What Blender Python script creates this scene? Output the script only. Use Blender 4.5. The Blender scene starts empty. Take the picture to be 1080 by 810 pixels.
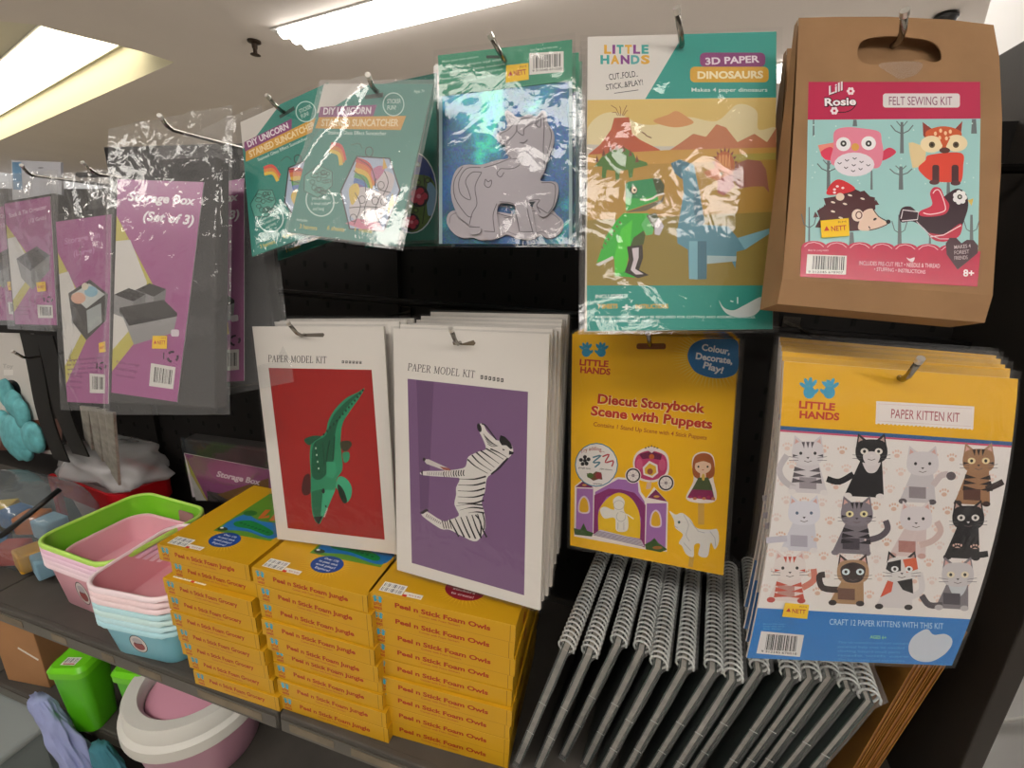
import bpy, bmesh, math, random
from mathutils import Vector, Matrix, noise
from mathutils.geometry import tessellate_polygon

SC = bpy.context.scene
COL = SC.collection
random.seed(7)

# ------------------------------------------------------------------ camera, world, exposure
EYE = Vector((0.0, 0.0, 1.5))
FPX = 480.0
def _axes():
    c, d = 470 - 540, 2060 - 405
    a = 150.0
    b = (-FPX * FPX - c * a) / d
    dn = Vector((c, d, FPX)).normalized()
    fw = Vector((a, b, FPX)).normalized()
    xr = dn.cross(fw)
    return xr, fw, -dn
AX, AY, AZ = _axes()                       # world axes seen in camera coordinates (right, down, forward)
def ray(px, py):
    d = Vector((px - 540, py - 405, FPX))
    return Vector((AX.dot(d), AY.dot(d), AZ.dot(d)))
def at_y(px, py, y):
    d = ray(px, py); return EYE + d * (y / d.y)
def at_z(px, py, z):
    d = ray(px, py); return EYE + d * ((z - EYE.z) / d.z)
def at_x(px, py, x):
    d = ray(px, py); return EYE + d * (x / d.x)

cam_data = bpy.data.cameras.new('camera')
cam_data.sensor_width = 36.0
cam_data.lens = FPX / 1080 * 36
cam_data.clip_start = 0.02
cam = bpy.data.objects.new('camera', cam_data)
COL.objects.link(cam)
cr = Vector((AX.x, AY.x, AZ.x)); cd = Vector((AX.y, AY.y, AZ.y)); cf = Vector((AX.z, AY.z, AZ.z))
cm = Matrix.Identity(4)
for i in range(3):
    cm[i][0] = cr[i]; cm[i][1] = -cd[i]; cm[i][2] = -cf[i]; cm[i][3] = EYE[i]
cam.matrix_world = cm
SC.camera = cam

WORLD_STRENGTH = 0.55
TUBE_POWER = 13.0
COVE_POWER = 5.0
SC.view_settings.view_transform = 'Standard'
SC.view_settings.look = 'None'
SC.view_settings.gamma = 1.0
SC.view_settings.use_curve_mapping = False
SC.view_settings.exposure = 0.0
w = bpy.data.worlds.new('store_ambient'); SC.world = w; w.use_nodes = True
w.node_tree.nodes['Background'].inputs[0].default_value = (1.0, 0.965, 0.94, 1)
w.node_tree.nodes['Background'].inputs[1].default_value = WORLD_STRENGTH
SC.cycles.transparent_max_bounces = 24
SC.cycles.max_bounces = 6
SC.cycles.caustics_reflective = False
SC.cycles.caustics_refractive = False
SC.cycles.sample_clamp_indirect = 4.0
SC.cycles.use_denoising = True

# ------------------------------------------------------------------ helpers
def lin(h):
    h = h.lstrip('#')
    if len(h) == 3: h = ''.join(c * 2 for c in h)
    o = []
    for i in (0, 2, 4):
        v = int(h[i:i + 2], 16) / 255
        o.append(v / 12.92 if v <= 0.04045 else ((v + 0.055) / 1.055) ** 2.4)
    return (*o, 1.0)

MATS = {}
def mat(name, col, rough=0.5, metal=0.0, spec=0.5, bump=0, bscale=60, vary=0.0, vscale=8.0, coat=0.0, trans=0.0, emit=0.0):
    if name in MATS: return MATS[name]
    m = bpy.data.materials.new(name); m.use_nodes = True
    nt = m.node_tree; b = nt.nodes['Principled BSDF']
    c = lin(col)
    b.inputs['Base Color'].default_value = c
    b.inputs['Roughness'].default_value = rough
    b.inputs['Metallic'].default_value = metal
    b.inputs['Specular IOR Level'].default_value = spec
    b.inputs['Coat Weight'].default_value = coat
    if emit:
        b.inputs['Emission Color'].default_value = c
        b.inputs['Emission Strength'].default_value = emit
    tc = nt.nodes.new('ShaderNodeTexCoord')
    if vary:
        n = nt.nodes.new('ShaderNodeTexNoise'); n.inputs['Scale'].default_value = vscale; n.inputs['Detail'].default_value = 4
        nt.links.new(tc.outputs['Object'], n.inputs['Vector'])
        r = nt.nodes.new('ShaderNodeValToRGB')
        r.color_ramp.elements[0].position = 0.3; r.color_ramp.elements[1].position = 0.7
        r.color_ramp.elements[0].color = tuple(x * (1 - vary) for x in c[:3]) + (1,)
        r.color_ramp.elements[1].color = tuple(min(1, x * (1 + vary)) for x in c[:3]) + (1,)
        nt.links.new(n.outputs['Fac'], r.inputs['Fac']); nt.links.new(r.outputs['Color'], b.inputs['Base Color'])
    if bump:
        n = nt.nodes.new('ShaderNodeTexNoise'); n.inputs['Scale'].default_value = bscale; n.inputs['Detail'].default_value = 3
        nt.links.new(tc.outputs['Object'], n.inputs['Vector'])
        bp = nt.nodes.new('ShaderNodeBump'); bp.inputs['Strength'].default_value = bump; bp.inputs['Distance'].default_value = 0.002
        nt.links.new(n.outputs['Fac'], bp.inputs['Height']); nt.links.new(bp.outputs['Normal'], b.inputs['Normal'])
    MATS[name] = m
    return m

def print_mat(name, rough=0.45, spec=0.35, coat=0.0):
    if name in MATS: return MATS[name]
    m = bpy.data.materials.new(name); m.use_nodes = True
    nt = m.node_tree; b = nt.nodes['Principled BSDF']
    a = nt.nodes.new('ShaderNodeVertexColor'); a.layer_name = 'Ink'
    nt.links.new(a.outputs['Color'], b.inputs['Base Color'])
    b.inputs['Roughness'].default_value = rough; b.inputs['Specular IOR Level'].default_value = spec
    b.inputs['Coat Weight'].default_value = coat; b.inputs['Coat Roughness'].default_value = 0.12
    MATS[name] = m
    return m

def film_mat(name='clear_film', body=0.014, gloss=0.06, bump=0.16, bscale=32, base=0.038, tint='#ffffff'):
    """clear plastic film: mostly see-through, with a glossy coat and a little haze of its own"""
    if name in MATS: return MATS[name]
    m = bpy.data.materials.new(name); m.use_nodes = True
    nt = m.node_tree; nt.nodes.remove(nt.nodes['Principled BSDF'])
    out = nt.nodes['Material Output']
    N = nt.nodes.new
    tr = N('ShaderNodeBsdfTransparent'); tr.inputs[0].default_value = (0.97, 0.97, 0.97, 1)
    df = N('ShaderNodeBsdfDiffuse'); df.inputs[0].default_value = lin(tint)
    gl = N('ShaderNodeBsdfAnisotropic'); gl.inputs['Roughness'].default_value = gloss
    fr = N('ShaderNodeLayerWeight'); fr.inputs['Blend'].default_value = 0.5
    pw = N('ShaderNodeMath'); pw.operation = 'POWER'; pw.inputs[1].default_value = 4.0
    nt.links.new(fr.outputs['Facing'], pw.inputs[0])
    ad = N('ShaderNodeMath'); ad.operation = 'MULTIPLY_ADD'; ad.inputs[1].default_value = 0.6; ad.inputs[2].default_value = base
    nt.links.new(pw.outputs[0], ad.inputs[0])
    m1 = N('ShaderNodeMixShader'); m1.inputs[0].default_value = body
    nt.links.new(tr.outputs[0], m1.inputs[1]); nt.links.new(df.outputs[0], m1.inputs[2])
    m2 = N('ShaderNodeMixShader')
    nt.links.new(ad.outputs[0], m2.inputs[0]); nt.links.new(m1.outputs[0], m2.inputs[1]); nt.links.new(gl.outputs[0], m2.inputs[2])
    if bump:
        tc = N('ShaderNodeTexCoord'); n = N('ShaderNodeTexNoise'); n.inputs['Scale'].default_value = bscale; n.inputs['Detail'].default_value = 2
        n.inputs['Distortion'].default_value = 1.2
        nt.links.new(tc.outputs['Object'], n.inputs['Vector'])
        bp = N('ShaderNodeBump'); bp.inputs['Strength'].default_value = bump; bp.inputs['Distance'].default_value = 0.004
        nt.links.new(n.outputs['Fac'], bp.inputs['Height'])
        nt.links.new(bp.outputs['Normal'], gl.inputs['Normal'])
    nt.links.new(m2.outputs[0], out.inputs[0])
    MATS[name] = m
    return m

def holo_mat(name='holographic_foil'):
    if name in MATS: return MATS[name]
    m = bpy.data.materials.new(name); m.use_nodes = True
    nt = m.node_tree; b = nt.nodes['Principled BSDF']
    N = nt.nodes.new
    tc = N('ShaderNodeTexCoord')
    n = N('ShaderNodeTexNoise'); n.inputs['Scale'].default_value = 14; n.inputs['Detail'].default_value = 3; n.inputs['Distortion'].default_value = 0.8
    nt.links.new(tc.outputs['Object'], n.inputs['Vector'])
    r = N('ShaderNodeValToRGB')
    e = r.color_ramp.elements
    e[0].position = 0.28; e[0].color = lin('#1a5f9a'); e[1].position = 0.75; e[1].color = lin('#2a8cc0')
    for p, c in ((0.42, '#2a5580'), (0.5, '#235a72'), (0.57, '#2c7f95'), (0.64, '#33b89c')):
        x = e.new(p); x.color = lin(c)
    nt.links.new(n.outputs['Fac'], r.inputs['Fac'])
    v = N('ShaderNodeTexVoronoi'); v.inputs['Scale'].default_value = 900
    nt.links.new(tc.outputs['Object'], v.inputs['Vector'])
    mx = N('ShaderNodeMix'); mx.data_type = 'RGBA'; mx.blend_type = 'SOFT_LIGHT'; mx.inputs[0].default_value = 0.55
    nt.links.new(r.outputs[0], mx.inputs[6]); nt.links.new(v.outputs['Color'], mx.inputs[7])
    nt.links.new(mx.outputs[2], b.inputs['Base Color'])
    b.inputs['Metallic'].default_value = 0.35; b.inputs['Roughness'].default_value = 0.35
    MATS[name] = m
    return m

def link(name, me, parent=None, label=None):
    o = bpy.data.objects.new(name, me); COL.objects.link(o)
    if parent is not None: o.parent = parent
    if label: o['label'] = label
    return o
def tag(o, label=None, cat=None, group=None, kind=None):
    if label: o['label'] = label
    if cat: o['category'] = cat
    if group: o['group'] = group
    if kind: o['kind'] = kind
    return o
def thing(name, label, cat, loc=(0, 0, 0), rot=(0, 0, 0), group=None):
    o = bpy.data.objects.new(name, None); COL.objects.link(o)
    o.empty_display_size = 0.02
    o.location = loc; o.rotation_euler = rot
    return tag(o, label, cat, group)
def dup(root, matrix=None, loc=None, rot=None, label=None, group=None, skip=()):
    r = root.copy(); COL.objects.link(r)
    if matrix is not None: r.matrix_world = matrix
    if loc is not None: r.location = loc
    if rot is not None: r.rotation_euler = rot
    if label: r['label'] = label
    if group: r['group'] = group
    for ch in list(root.children):
        if ch.name.split('.')[0] in skip: continue
        c = ch.copy(); COL.objects.link(c); c.parent = r
        for g in list(ch.children):
            d = g.copy(); COL.objects.link(d); d.parent = c
    return r

class MB:
    """mesh builder with one material per call list"""
    def __init__(s): s.v = []; s.f = []; s.mi = []
    def add(s, v, f, mi=0):
        n = len(s.v); s.v += [tuple(x) for x in v]; s.f += [tuple(i + n for i in q) for q in f]; s.mi += [mi] * len(f); return s
    def box(s, x0, x1, y0, y1, z0, z1, mi=0, tf=None):
        v = [Vector(p) for p in ((x0, y0, z0), (x1, y0, z0), (x1, y1, z0), (x0, y1, z0), (x0, y0, z1), (x1, y0, z1), (x1, y1, z1), (x0, y1, z1))]
        if tf: v = [tf @ p for p in v]
        return s.add(v, [(3, 2, 1, 0), (4, 5, 6, 7), (0, 1, 5, 4), (1, 2, 6, 5), (2, 3, 7, 6), (3, 0, 4, 7)], mi)
    def tube(s, pts, r, n=8, mi=0, caps=True, flat=1.0):
        pts = [Vector(p) for p in pts]; rings = []
        up = Vector((0.13, 0.2, 1)).normalized()
        for i, p in enumerate(pts):
            t = (pts[min(i + 1, len(pts) - 1)] - pts[max(i - 1, 0)]).normalized()
            a = t.cross(up)
            if a.length < 1e-4: a = t.cross(Vector((1, 0, 0)))
            a.normalize(); b = t.cross(a).normalized(); up = -b if b.dot(up) < 0 else b
            rr = r[i] if isinstance(r, (list, tuple)) else r
            rings.append([p + (a * math.cos(k * 2 * math.pi / n) * flat + b * math.sin(k * 2 * math.pi / n)) * rr for k in range(n)])
        v = [q for g in rings for q in g]; f = []
        for i in range(len(pts) - 1):
            for k in range(n):
                f.append((i * n + k, i * n + (k + 1) % n, (i + 1) * n + (k + 1) % n, (i + 1) * n + k))
        if caps: f += [tuple(range(n))[::-1], tuple((len(pts) - 1) * n + k for k in range(n))]
        return s.add(v, f, mi)
    def lathe(s, prof, c=(0, 0, 0), n=48, mi=0):
        v = []; f = []
        for r, z in prof:
            for k in range(n):
                a = 2 * math.pi * k / n; v.append((c[0] + r * math.cos(a), c[1] + r * math.sin(a), c[2] + z))
        for i in range(len(prof) - 1):
            for k in range(n): f.append((i * n + k, i * n + (k + 1) % n, (i + 1) * n + (k + 1) % n, (i + 1) * n + k))
        return s.add(v, f, mi)
    def prism(s, poly, y0, y1, mi=0):
        """poly: list of (x, z); extruded between y0 and y1"""
        n = len(poly)
        v = [(x, y0, z) for x, z in poly] + [(x, y1, z) for x, z in poly]
        tris = tessellate_polygon([[Vector((x, z, 0)) for x, z in poly]])
        f = [tuple(t) for t in tris] + [tuple(i + n for i in t[::-1]) for t in tris]
        for i in range(n): f.append((i, (i + 1) % n, (i + 1) % n + n, i + n))
        return s.add(v, f, mi)
    def build(s, name, mats, parent=None, label=None, smooth=False, bevel=0, subd=0, autosmooth=None):
        me = bpy.data.meshes.new(name); me.from_pydata(s.v, [], s.f)
        for m in (mats if isinstance(mats, (list, tuple)) else [mats]): me.materials.append(m)
        me.polygons.foreach_set('material_index', s.mi)
        bm = bmesh.new(); bm.from_mesh(me)
        bmesh.ops.recalc_face_normals(bm, faces=bm.faces)
        if bevel:
            bmesh.ops.bevel(bm, geom=[e for e in bm.edges if len(e.link_faces) == 2 and e.calc_face_angle(0) > 0.6], offset=bevel, segments=2, affect='EDGES', profile=0.5)
        bm.to_mesh(me); bm.free()
        if smooth: me.polygons.foreach_set('use_smooth', [True] * len(me.polygons))
        me.update()
        if autosmooth: me.set_sharp_from_angle(angle=autosmooth)
        o = link(name, me, parent, label)
        if subd:
            sd = o.modifiers.new('round', 'SUBSURF'); sd.levels = subd; sd.render_levels = subd
        return o

# ------------------------------------------------------------------ text and flat printing
_TXT = {}
def text_mesh(s, bold=0.0, shear=0.0, space=1.0):
    k = (s, bold, shear, space)
    if k in _TXT: return _TXT[k]
    cu = bpy.data.curves.new('lettering', 'FONT'); cu.body = s; cu.size = 1.0; cu.offset = bold; cu.shear = shear
    cu.space_character = space; cu.resolution_u = 3; cu.fill_mode = 'FRONT'
    o = bpy.data.objects.new('lettering', cu); COL.objects.link(o)
    dg = bpy.context.evaluated_depsgraph_get()
    ev = o.evaluated_get(dg); me = ev.to_mesh()
    v = [(p.co.x, p.co.y) for p in me.vertices]; f = [tuple(p.vertices) for p in me.polygons]
    ev.to_mesh_clear(); bpy.data.objects.remove(o); bpy.data.curves.remove(cu)
    x0 = min([p[0] for p in v] or [0]); x1 = max([p[0] for p in v] or [1])
    cap = 0.727
    r = ([((x - x0) / (x1 - x0), y / cap) for x, y in v], f)
    _TXT[k] = r
    return r

def crv(pts, closed=True, n=6):
    """smooth curve through the points"""
    P = [Vector((p[0], p[1])) for p in pts]; m = len(P); out = []
    for i in range(m if closed else m - 1):
        a, b, c, d = (P[(i - 1) % m], P[i], P[(i + 1) % m], P[(i + 2) % m]) if closed else (P[max(i - 1, 0)], P[i], P[i + 1], P[min(i + 2, m - 1)])
        for k in range(n):
            t = k / n
            out.append(0.5 * ((2 * b) + (c - a) * t + (2 * a - 5 * b + 4 * c - d) * t * t + (3 * b - a - 3 * c + d) * t ** 3))
    if not closed: out.append(P[-1])
    return [(p.x, p.y) for p in out]

SERIF = {  # thin strokes of a roman capital face: (x0, y0, x1, y1, weight); y up
    'P': (0.62, [(.14, 0, .14, 1, 2), (0, 0, .3, 0, 1), (0, 1, .38, 1, 1), (.38, 1, .58, .88, 1.6), (.58, .88, .58, .62, 2), (.58, .62, .38, .5, 1.6), (.38, .5, .14, .5, 1)]),
    'A': (0.78, [(.1, 0, .38, 1, 1), (.38, 1, .68, 0, 2.2), (0, 0, .22, 0, 1), (.54, 0, .78, 0, 1), (.2, .36, .56, .36, 1)]),
    'E': (0.64, [(.14, 0, .14, 1, 2), (0, 0, .6, 0, 1.2), (0, 1, .56, 1, 1.2), (.14, .52, .42, .52, 1), (.6, 0, .6, .2, 1), (.56, 1, .56, .82, 1), (.42, .62, .42, .42, 1)]),
    'R': (0.72, [(.14, 0, .14, 1, 2), (0, 0, .3, 0, 1), (0, 1, .38, 1, 1), (.38, 1, .56, .88, 1.6), (.56, .88, .56, .64, 2), (.56, .64, .38, .52, 1.6), (.38, .52, .14, .52, 1), (.34, .52, .66, 0, 2), (.58, 0, .76, 0, 1)]),
    'M': (0.95, [(.13, 0, .13, 1, 1), (0, 0, .26, 0, 1), (0, 1, .2, 1, 1), (.14, 1, .46, .05, 2), (.46, .05, .78, 1, 1), (.8, 0, .8, 1, 2), (.68, 0, .93, 0, 1), (.74, 1, .93, 1, 1)]),
    'O': (0.82, [(.3, 1, .1, .78, 1.6), (.1, .78, .06, .5, 2), (.06, .5, .12, .2, 2), (.12, .2, .34, 0, 1.6), (.34, 0, .5, 0, 1), (.5, 0, .7, .2, 1.6), (.7, .2, .76, .5, 2), (.76, .5, .7, .8, 2), (.7, .8, .5, 1, 1.6), (.5, 1, .3, 1, 1)]),
    'D': (0.8, [(.14, 0, .14, 1, 2), (0, 0, .4, 0, 1), (0, 1, .4, 1, 1), (.4, 1, .66, .82, 1.6), (.66, .82, .74, .5, 2), (.74, .5, .66, .2, 2), (.66, .2, .4, 0, 1.6)]),
    'L': (0.62, [(.14, 0, .14, 1, 2), (0, 0, .58, 0, 1.2), (0, 1, .3, 1, 1), (.58, 0, .58, .24, 1)]),
    'K': (0.76, [(.14, 0, .14, 1, 2), (0, 0, .3, 0, 1), (0, 1, .3, 1, 1), (.14, .42, .6, 1, 1), (.3, .6, .68, 0, 2), (.5, 1, .74, 1, 1), (.56, 0, .8, 0, 1)]),
    'I': (0.32, [(.14, 0, .14, 1, 2), (0, 0, .3, 0, 1), (0, 1, .3, 1, 1)]),
    'T': (0.7, [(.34, 0, .34, 1, 2), (.2, 0, .5, 0, 1), (.02, 1, .66, 1, 1.2), (.02, 1, .02, .78, 1), (.66, 1, .66, .78, 1)]),
    ' ': (0.36, []),
}

class Art:
    """flat coloured shapes stacked in hair-thin layers on a printed surface.
    P maps drawing coordinates (y down) to the surface's own (x, z); to3 maps (x, z, height) to local 3-D."""
    def __init__(s, P=None, to3=None, eps=2.0e-5, start=1):
        s.P = P or (lambda x, y: (x, -y)); s.to3 = to3 or (lambda x, z, h: (x, -h, z))
        s.eps = eps; s.k = start; s.v = []; s.f = []; s.c = []; s.zx, s.zy, s.zs = 0.0, 0.0, 1.0
        s.fm = []; s.base = start; s.bb = []; s.clamp = None
    def z(s, x0, y0, sc): s.zx, s.zy, s.zs = x0, y0, sc; return s        # draw in the coordinates of an enlarged detail
    def _m(s, p):
        x, y = s.zx + p[0] / s.zs, s.zy + p[1] / s.zs
        if s.clamp: x = min(max(x, s.clamp[0]), s.clamp[2]); y = min(max(y, s.clamp[1]), s.clamp[3])
        return s.P(x, y)
    def raw(s, pts, faces, col, h=None, mi=0):
        n = len(s.v); c = lin(col) if isinstance(col, str) else col
        Q = [s._m(p) for p in pts]
        xs = [q[0] for q in Q]; ys = [q[1] for q in Q]
        k = s.layer(min(xs), max(xs), min(ys), max(ys))
        h = k * s.eps if h is None else h
        for x, z in Q: s.v.append(s.to3(x, z, h)); s.c.append(c)
        for q in faces: s.f.append(tuple(i + n for i in q)); s.fm.append(mi)
        return s
    def layer(s, x0, x1, y0, y1):
        """the lowest free layer above everything this shape's bounds touch"""
        k = s.base
        for a, b, c, d, kk in s.bb:
            if kk >= k and a < x1 and b > x0 and c < y1 and d > y0: k = kk + 1
        s.bb.append((x0, x1, y0, y1, k)); s.k = k
        return k
    def poly(s, pts, col, mi=0):
        t = tessellate_polygon([[Vector((p[0], p[1], 0)) for p in pts]])
        return s.raw(pts, [tuple(q) for q in t], col, mi=mi)
    def sm(s, pts, col, n=5): return s.poly(crv(pts, True, n), col)
    def rect(s, x0, y0, x1, y1, col): return s.raw([(x0, y0), (x1, y0), (x1, y1), (x0, y1)], [(0, 1, 2, 3)], col)
    def rrect(s, x0, y0, x1, y1, r, col, sk=0.0):
        pts = []
        for cx, cy, a in ((x1 - r, y0 + r, -90), (x1 - r, y1 - r, 0), (x0 + r, y1 - r, 90), (x0 + r, y0 + r, 180)):
            for k in range(5):
                t = math.radians(a + 22.5 * k); pts.append((cx + r * math.cos(t), cy + r * math.sin(t) + sk * (cx - x0)))
        return s.poly(pts, col)
    def ell(s, cx, cy, rx, ry=None, col='#000', rot=0, n=20):
        ry = rx if ry is None else ry; a = math.radians(rot)
        pts = [(cx + rx * math.cos(t) * math.cos(a) - ry * math.sin(t) * math.sin(a), cy + rx * math.cos(t) * math.sin(a) + ry * math.sin(t) * math.cos(a)) for t in (2 * math.pi * k / n for k in range(n))]
        return s.raw(pts, [tuple(range(n))], col)
    def line(s, pts, w, col, closed=False, smooth=0):
        if smooth: pts = crv(pts, closed, smooth)
        if closed: pts = list(pts) + [pts[0]]
        v = []; f = []
        m = len(pts)
        if isinstance(w, (list, tuple)): w = [w[int(i / m * len(w))] * (1 - i / m * len(w) % 1) + w[min(int(i / m * len(w)) + 1, len(w) - 1)] * (i / m * len(w) % 1) for i in range(m)]
        for i in range(m):
            a = Vector(pts[max(i - 1, 0)][:2]); b = Vector(pts[min(i + 1, m - 1)][:2]); p = Vector(pts[i][:2])
            if closed and i in (0, m - 1): a = Vector(pts[m - 2][:2]); b = Vector(pts[1][:2])
            d = (b - a); d = d.normalized() if d.length > 1e-9 else Vector((1, 0)); nn = Vector((-d.y, d.x)) * (w[i] if isinstance(w, (list, tuple)) else w) / 2
            v += [tuple(p + nn), tuple(p - nn)]
            if i: f.append((2 * i - 2, 2 * i, 2 * i + 1, 2 * i - 1))
        return s.raw(v, f, col)
    def ring(s, cx, cy, rx, ry, w, col, rot=0, n=28):
        a = math.radians(rot)
        return s.line([(cx + rx * math.cos(t) * math.cos(a) - ry * math.sin(t) * math.sin(a), cy + rx * math.cos(t) * math.sin(a) + ry * math.sin(t) * math.cos(a)) for t in (2 * math.pi * k / n for k in range(n))], w, col, True)
    def text(s, t, p0, p1, h, col, bold=0.0, shear=0.0, arc=0.0):
        v, f = text_mesh(t, bold, shear)
        d = Vector((p1[0] - p0[0], p1[1] - p0[1])); u = Vector((d.y, -d.x)).normalized() * h
        pts = []
        for x, y in v:
            q = Vector(p0[:2]) + d * x + u * y
            if arc: q = q + u.normalized() * arc * (1 - (2 * x - 1) ** 2)
            pts.append((q.x, q.y))
        return s.raw(pts, f, col)
    def serif(s, t, p0, p1, h, col, w=0.05):
        adv = 0.1; L = []; x = 0.0
        for ch in t:
            wd, st = SERIF[ch]
            L += [(a + x, b, c + x, e, g) for a, b, c, e, g in st]; x += wd + adv
        d = Vector((p1[0] - p0[0], p1[1] - p0[1])); u = Vector((d.y, -d.x)).normalized() * h
        pts = []; fc = []
        sx = d.length / x
        for a, b, c, e, g in L:
            A = Vector(p0[:2]) + d * (a / x) + u * b; B = Vector(p0[:2]) + d * (c / x) + u * e
            dd = (B - A).normalized() if (B - A).length else Vector((1, 0)); nn = Vector((-dd.y, dd.x)) * w * h * g / 2
            n = len(pts); pts += [tuple(A + nn), tuple(B + nn), tuple(B - nn), tuple(A - nn)]; fc.append((n, n + 1, n + 2, n + 3))
        return s.raw(pts, fc, col)
    def bars(s, q, n, col='#222', seed=1, frm=0.0, to=1.0):
        """a bar code inside the quadrilateral q (tl, tr, br, bl)"""
        rnd = random.Random(seed); pts = []; f = []; x = frm
        a, b, c, d = (Vector(p) for p in q)
        ws = [rnd.choice((1, 1, 2, 3)) for _ in range(2 * n)]; tot = sum(ws); 
        for i, wv in enumerate(ws):
            x1 = x + (to - frm) * wv / tot
            if i % 2 == 0:
                k = len(pts)
                pts += [tuple(a.lerp(b, x)), tuple(a.lerp(b, x1)), tuple(d.lerp(c, x1)), tuple(d.lerp(c, x))]; f.append((k, k + 1, k + 2, k + 3))
            x = x1
        return s.raw(pts, f, col)
    def burst(s, cx, cy, r0x, r0y, r1x, r1y, n, w, col, a0=0, a1=360):
        pts = []; f = []
        for i in range(n):
            t = math.radians(a0 + (a1 - a0) * i / n)
            for da, rx, ry in ((-w, r0x, r0y), (0, r1x, r1y), (w, r0x, r0y)):
                pts.append((cx + rx * math.cos(t + da), cy + ry * math.sin(t + da)))
            f.append((3 * i, 3 * i + 1, 3 * i + 2))
        return s.raw(pts, f, col)
    def build(s, name, mats, parent=None, label=None, merge=None, bend=None):
        """merge: an MB whose faces become the solid under the print (coloured by its own list)"""
        v = list(s.v); f = list(s.f); c = list(s.c); fm = list(s.fm)
        if merge:
            mb, mc = merge
            n = len(v); v += mb.v; f += [tuple(i + n for i in q) for q in mb.f]; fm += mb.mi
            c += [lin(mc)] * len(mb.v)
        me = bpy.data.meshes.new(name); me.from_pydata(v, [], f)
        for m in (mats if isinstance(mats, (list, tuple)) else [mats]): me.materials.append(m)
        me.polygons.foreach_set('material_index', fm)
        at = me.color_attributes.new('Ink', 'FLOAT_COLOR', 'POINT')
        at.data.foreach_set('color', [x for q in c for x in q])
        if bend: bend(me)
        me.update()
        return link(name, me, parent, label)

def bend_x(zs, fn):
    """cut a mesh along the heights zs and push it along y by fn(z): a card that bows"""
    def go(me):
        bm = bmesh.new(); bm.from_mesh(me)
        for z in zs:
            g = list(bm.verts) + list(bm.edges) + list(bm.faces)
            bmesh.ops.bisect_plane(bm, geom=g, dist=1e-7, plane_co=(0, 0, z), plane_no=(0, 0, 1))
        for v in bm.verts: v.co.y += fn(v.co.z)
        bm.to_mesh(me); bm.free()
    return go

INK = print_mat('printed_card', 0.42, 0.35)
INKG = print_mat('printed_gloss', 0.25, 0.5)
FILM = film_mat()
FILMH = film_mat('glare_haze_film', body=0.17, gloss=0.07, bump=0.16, bscale=32, base=0.06)  # whiter body stands in for the glare on the front teal pack
FILM2 = film_mat('crinkled_bag_film', body=0.08, gloss=0.08, bump=0.5, bscale=26, base=0.03)

def pose_matrix(x, y, z, a, b, c):
    """card pose: top-centre point and tilt, lean, turn in degrees"""
    M = Matrix.Rotation(math.radians(c), 4, 'Z') @ Matrix.Rotation(math.radians(a), 4, 'X') @ Matrix.Rotation(math.radians(b), 4, 'Y')
    M.translation = Vector((x, y, z + EYE.z))
    return M

class Pack:
    """a flat pack hanging in the plane of its pose; px() turns a point of the photograph into the pack's own (x, z)"""
    def __init__(s, name, label, cat, pose, group=None):
        s.M = pose_matrix(*pose); s.root = thing(name, label, cat, group=group); s.root.matrix_world = s.M
        s.inv = s.M.inverted(); s.n = (s.M.to_3x3() @ Vector((0, -1, 0)))
    def px(s, x, y):
        d = ray(x, y); t = (s.M.translation - EYE).dot(s.n) / d.dot(s.n)
        q = s.inv @ (EYE + d * t); return (q.x, q.z)
    def quad(s, q): return [s.px(*p) for p in q]
    def art(s, **k): return Art(s.px, **k)
    def film(s, q, amp=0.002, off=0.003, nu=22, nv=30, seed=1, name='plastic_sleeve', m=None, streak=(1, 1), back=None, fold=(), cr=0.55):
        P = s.quad(q); a, b, c, d = (Vector(p) for p in P)
        v = []; f = []
        for j in range(nv + 1):
            for i in range(nu + 1):
                u, t = i / nu, j / nv
                p = a.lerp(b, u).lerp(d.lerp(c, u), t)
                e = min(1, 6 * min(u, 1 - u, t, 1 - t) + 0.15)
                h = noise.noise(Vector((p.x * 24 * streak[0] + seed * 7.3, p.y * 24 * streak[1], seed))) * 0.5
                r1 = abs(noise.noise(Vector((p.x * 30 + p.y * 16 + seed, p.y * 24 - p.x * 9, seed + 9))))
                r2 = abs(noise.noise(Vector((p.x * 62 - p.y * 30 + seed * 2, p.y * 48 + p.x * 20, seed + 3))))
                mk = max(0, min(1, 0.35 + 2.2 * noise.noise(Vector((p.x * 11 + seed * 3, p.y * 11, seed + 1))))) if cr < 1.5 else 1
                h = (h - cr * mk * (0.9 * max(0, 0.10 - r1) * 8 + 0.5 * max(0, 0.10 - r2) * 8)) * e
                for (fx, fy, gx, gy, fw_, fh) in fold:
                    A = Vector((fx, fy)); B = Vector((gx, gy)); tt = max(0, min(1, (Vector((u, t)) - A).dot(B - A) / (B - A).length_squared))
                    dd = (Vector((u, t)) - (A + (B - A) * tt)).length
                    h -= fh * max(0, 1 - dd / fw_)
                v.append((p.x, -off + amp * h, p.y))
        for j in range(nv):
            for i in range(nu):
                k = j * (nu + 1) + i; f.append((k, k + 1, k + nu + 2, k + nu + 1))
        mb = MB(); mb.add(v, f)
        if back is not None:
            mb.add([(p[0], back, p[1]) for p in P], [(0, 1, 2, 3)])
        return mb.build(name, m or FILM, s.root, smooth=True)
    def at(s, dy, dx=0.0, dz=0.0, turn=0.0, lean=0.0):
        M = s.M.copy()
        M = Matrix.Translation((dx, dy, dz)) @ M @ Matrix.Rotation(math.radians(turn), 4, 'Z') @ Matrix.Rotation(math.radians(lean), 4, 'Y')
        return M

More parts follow.
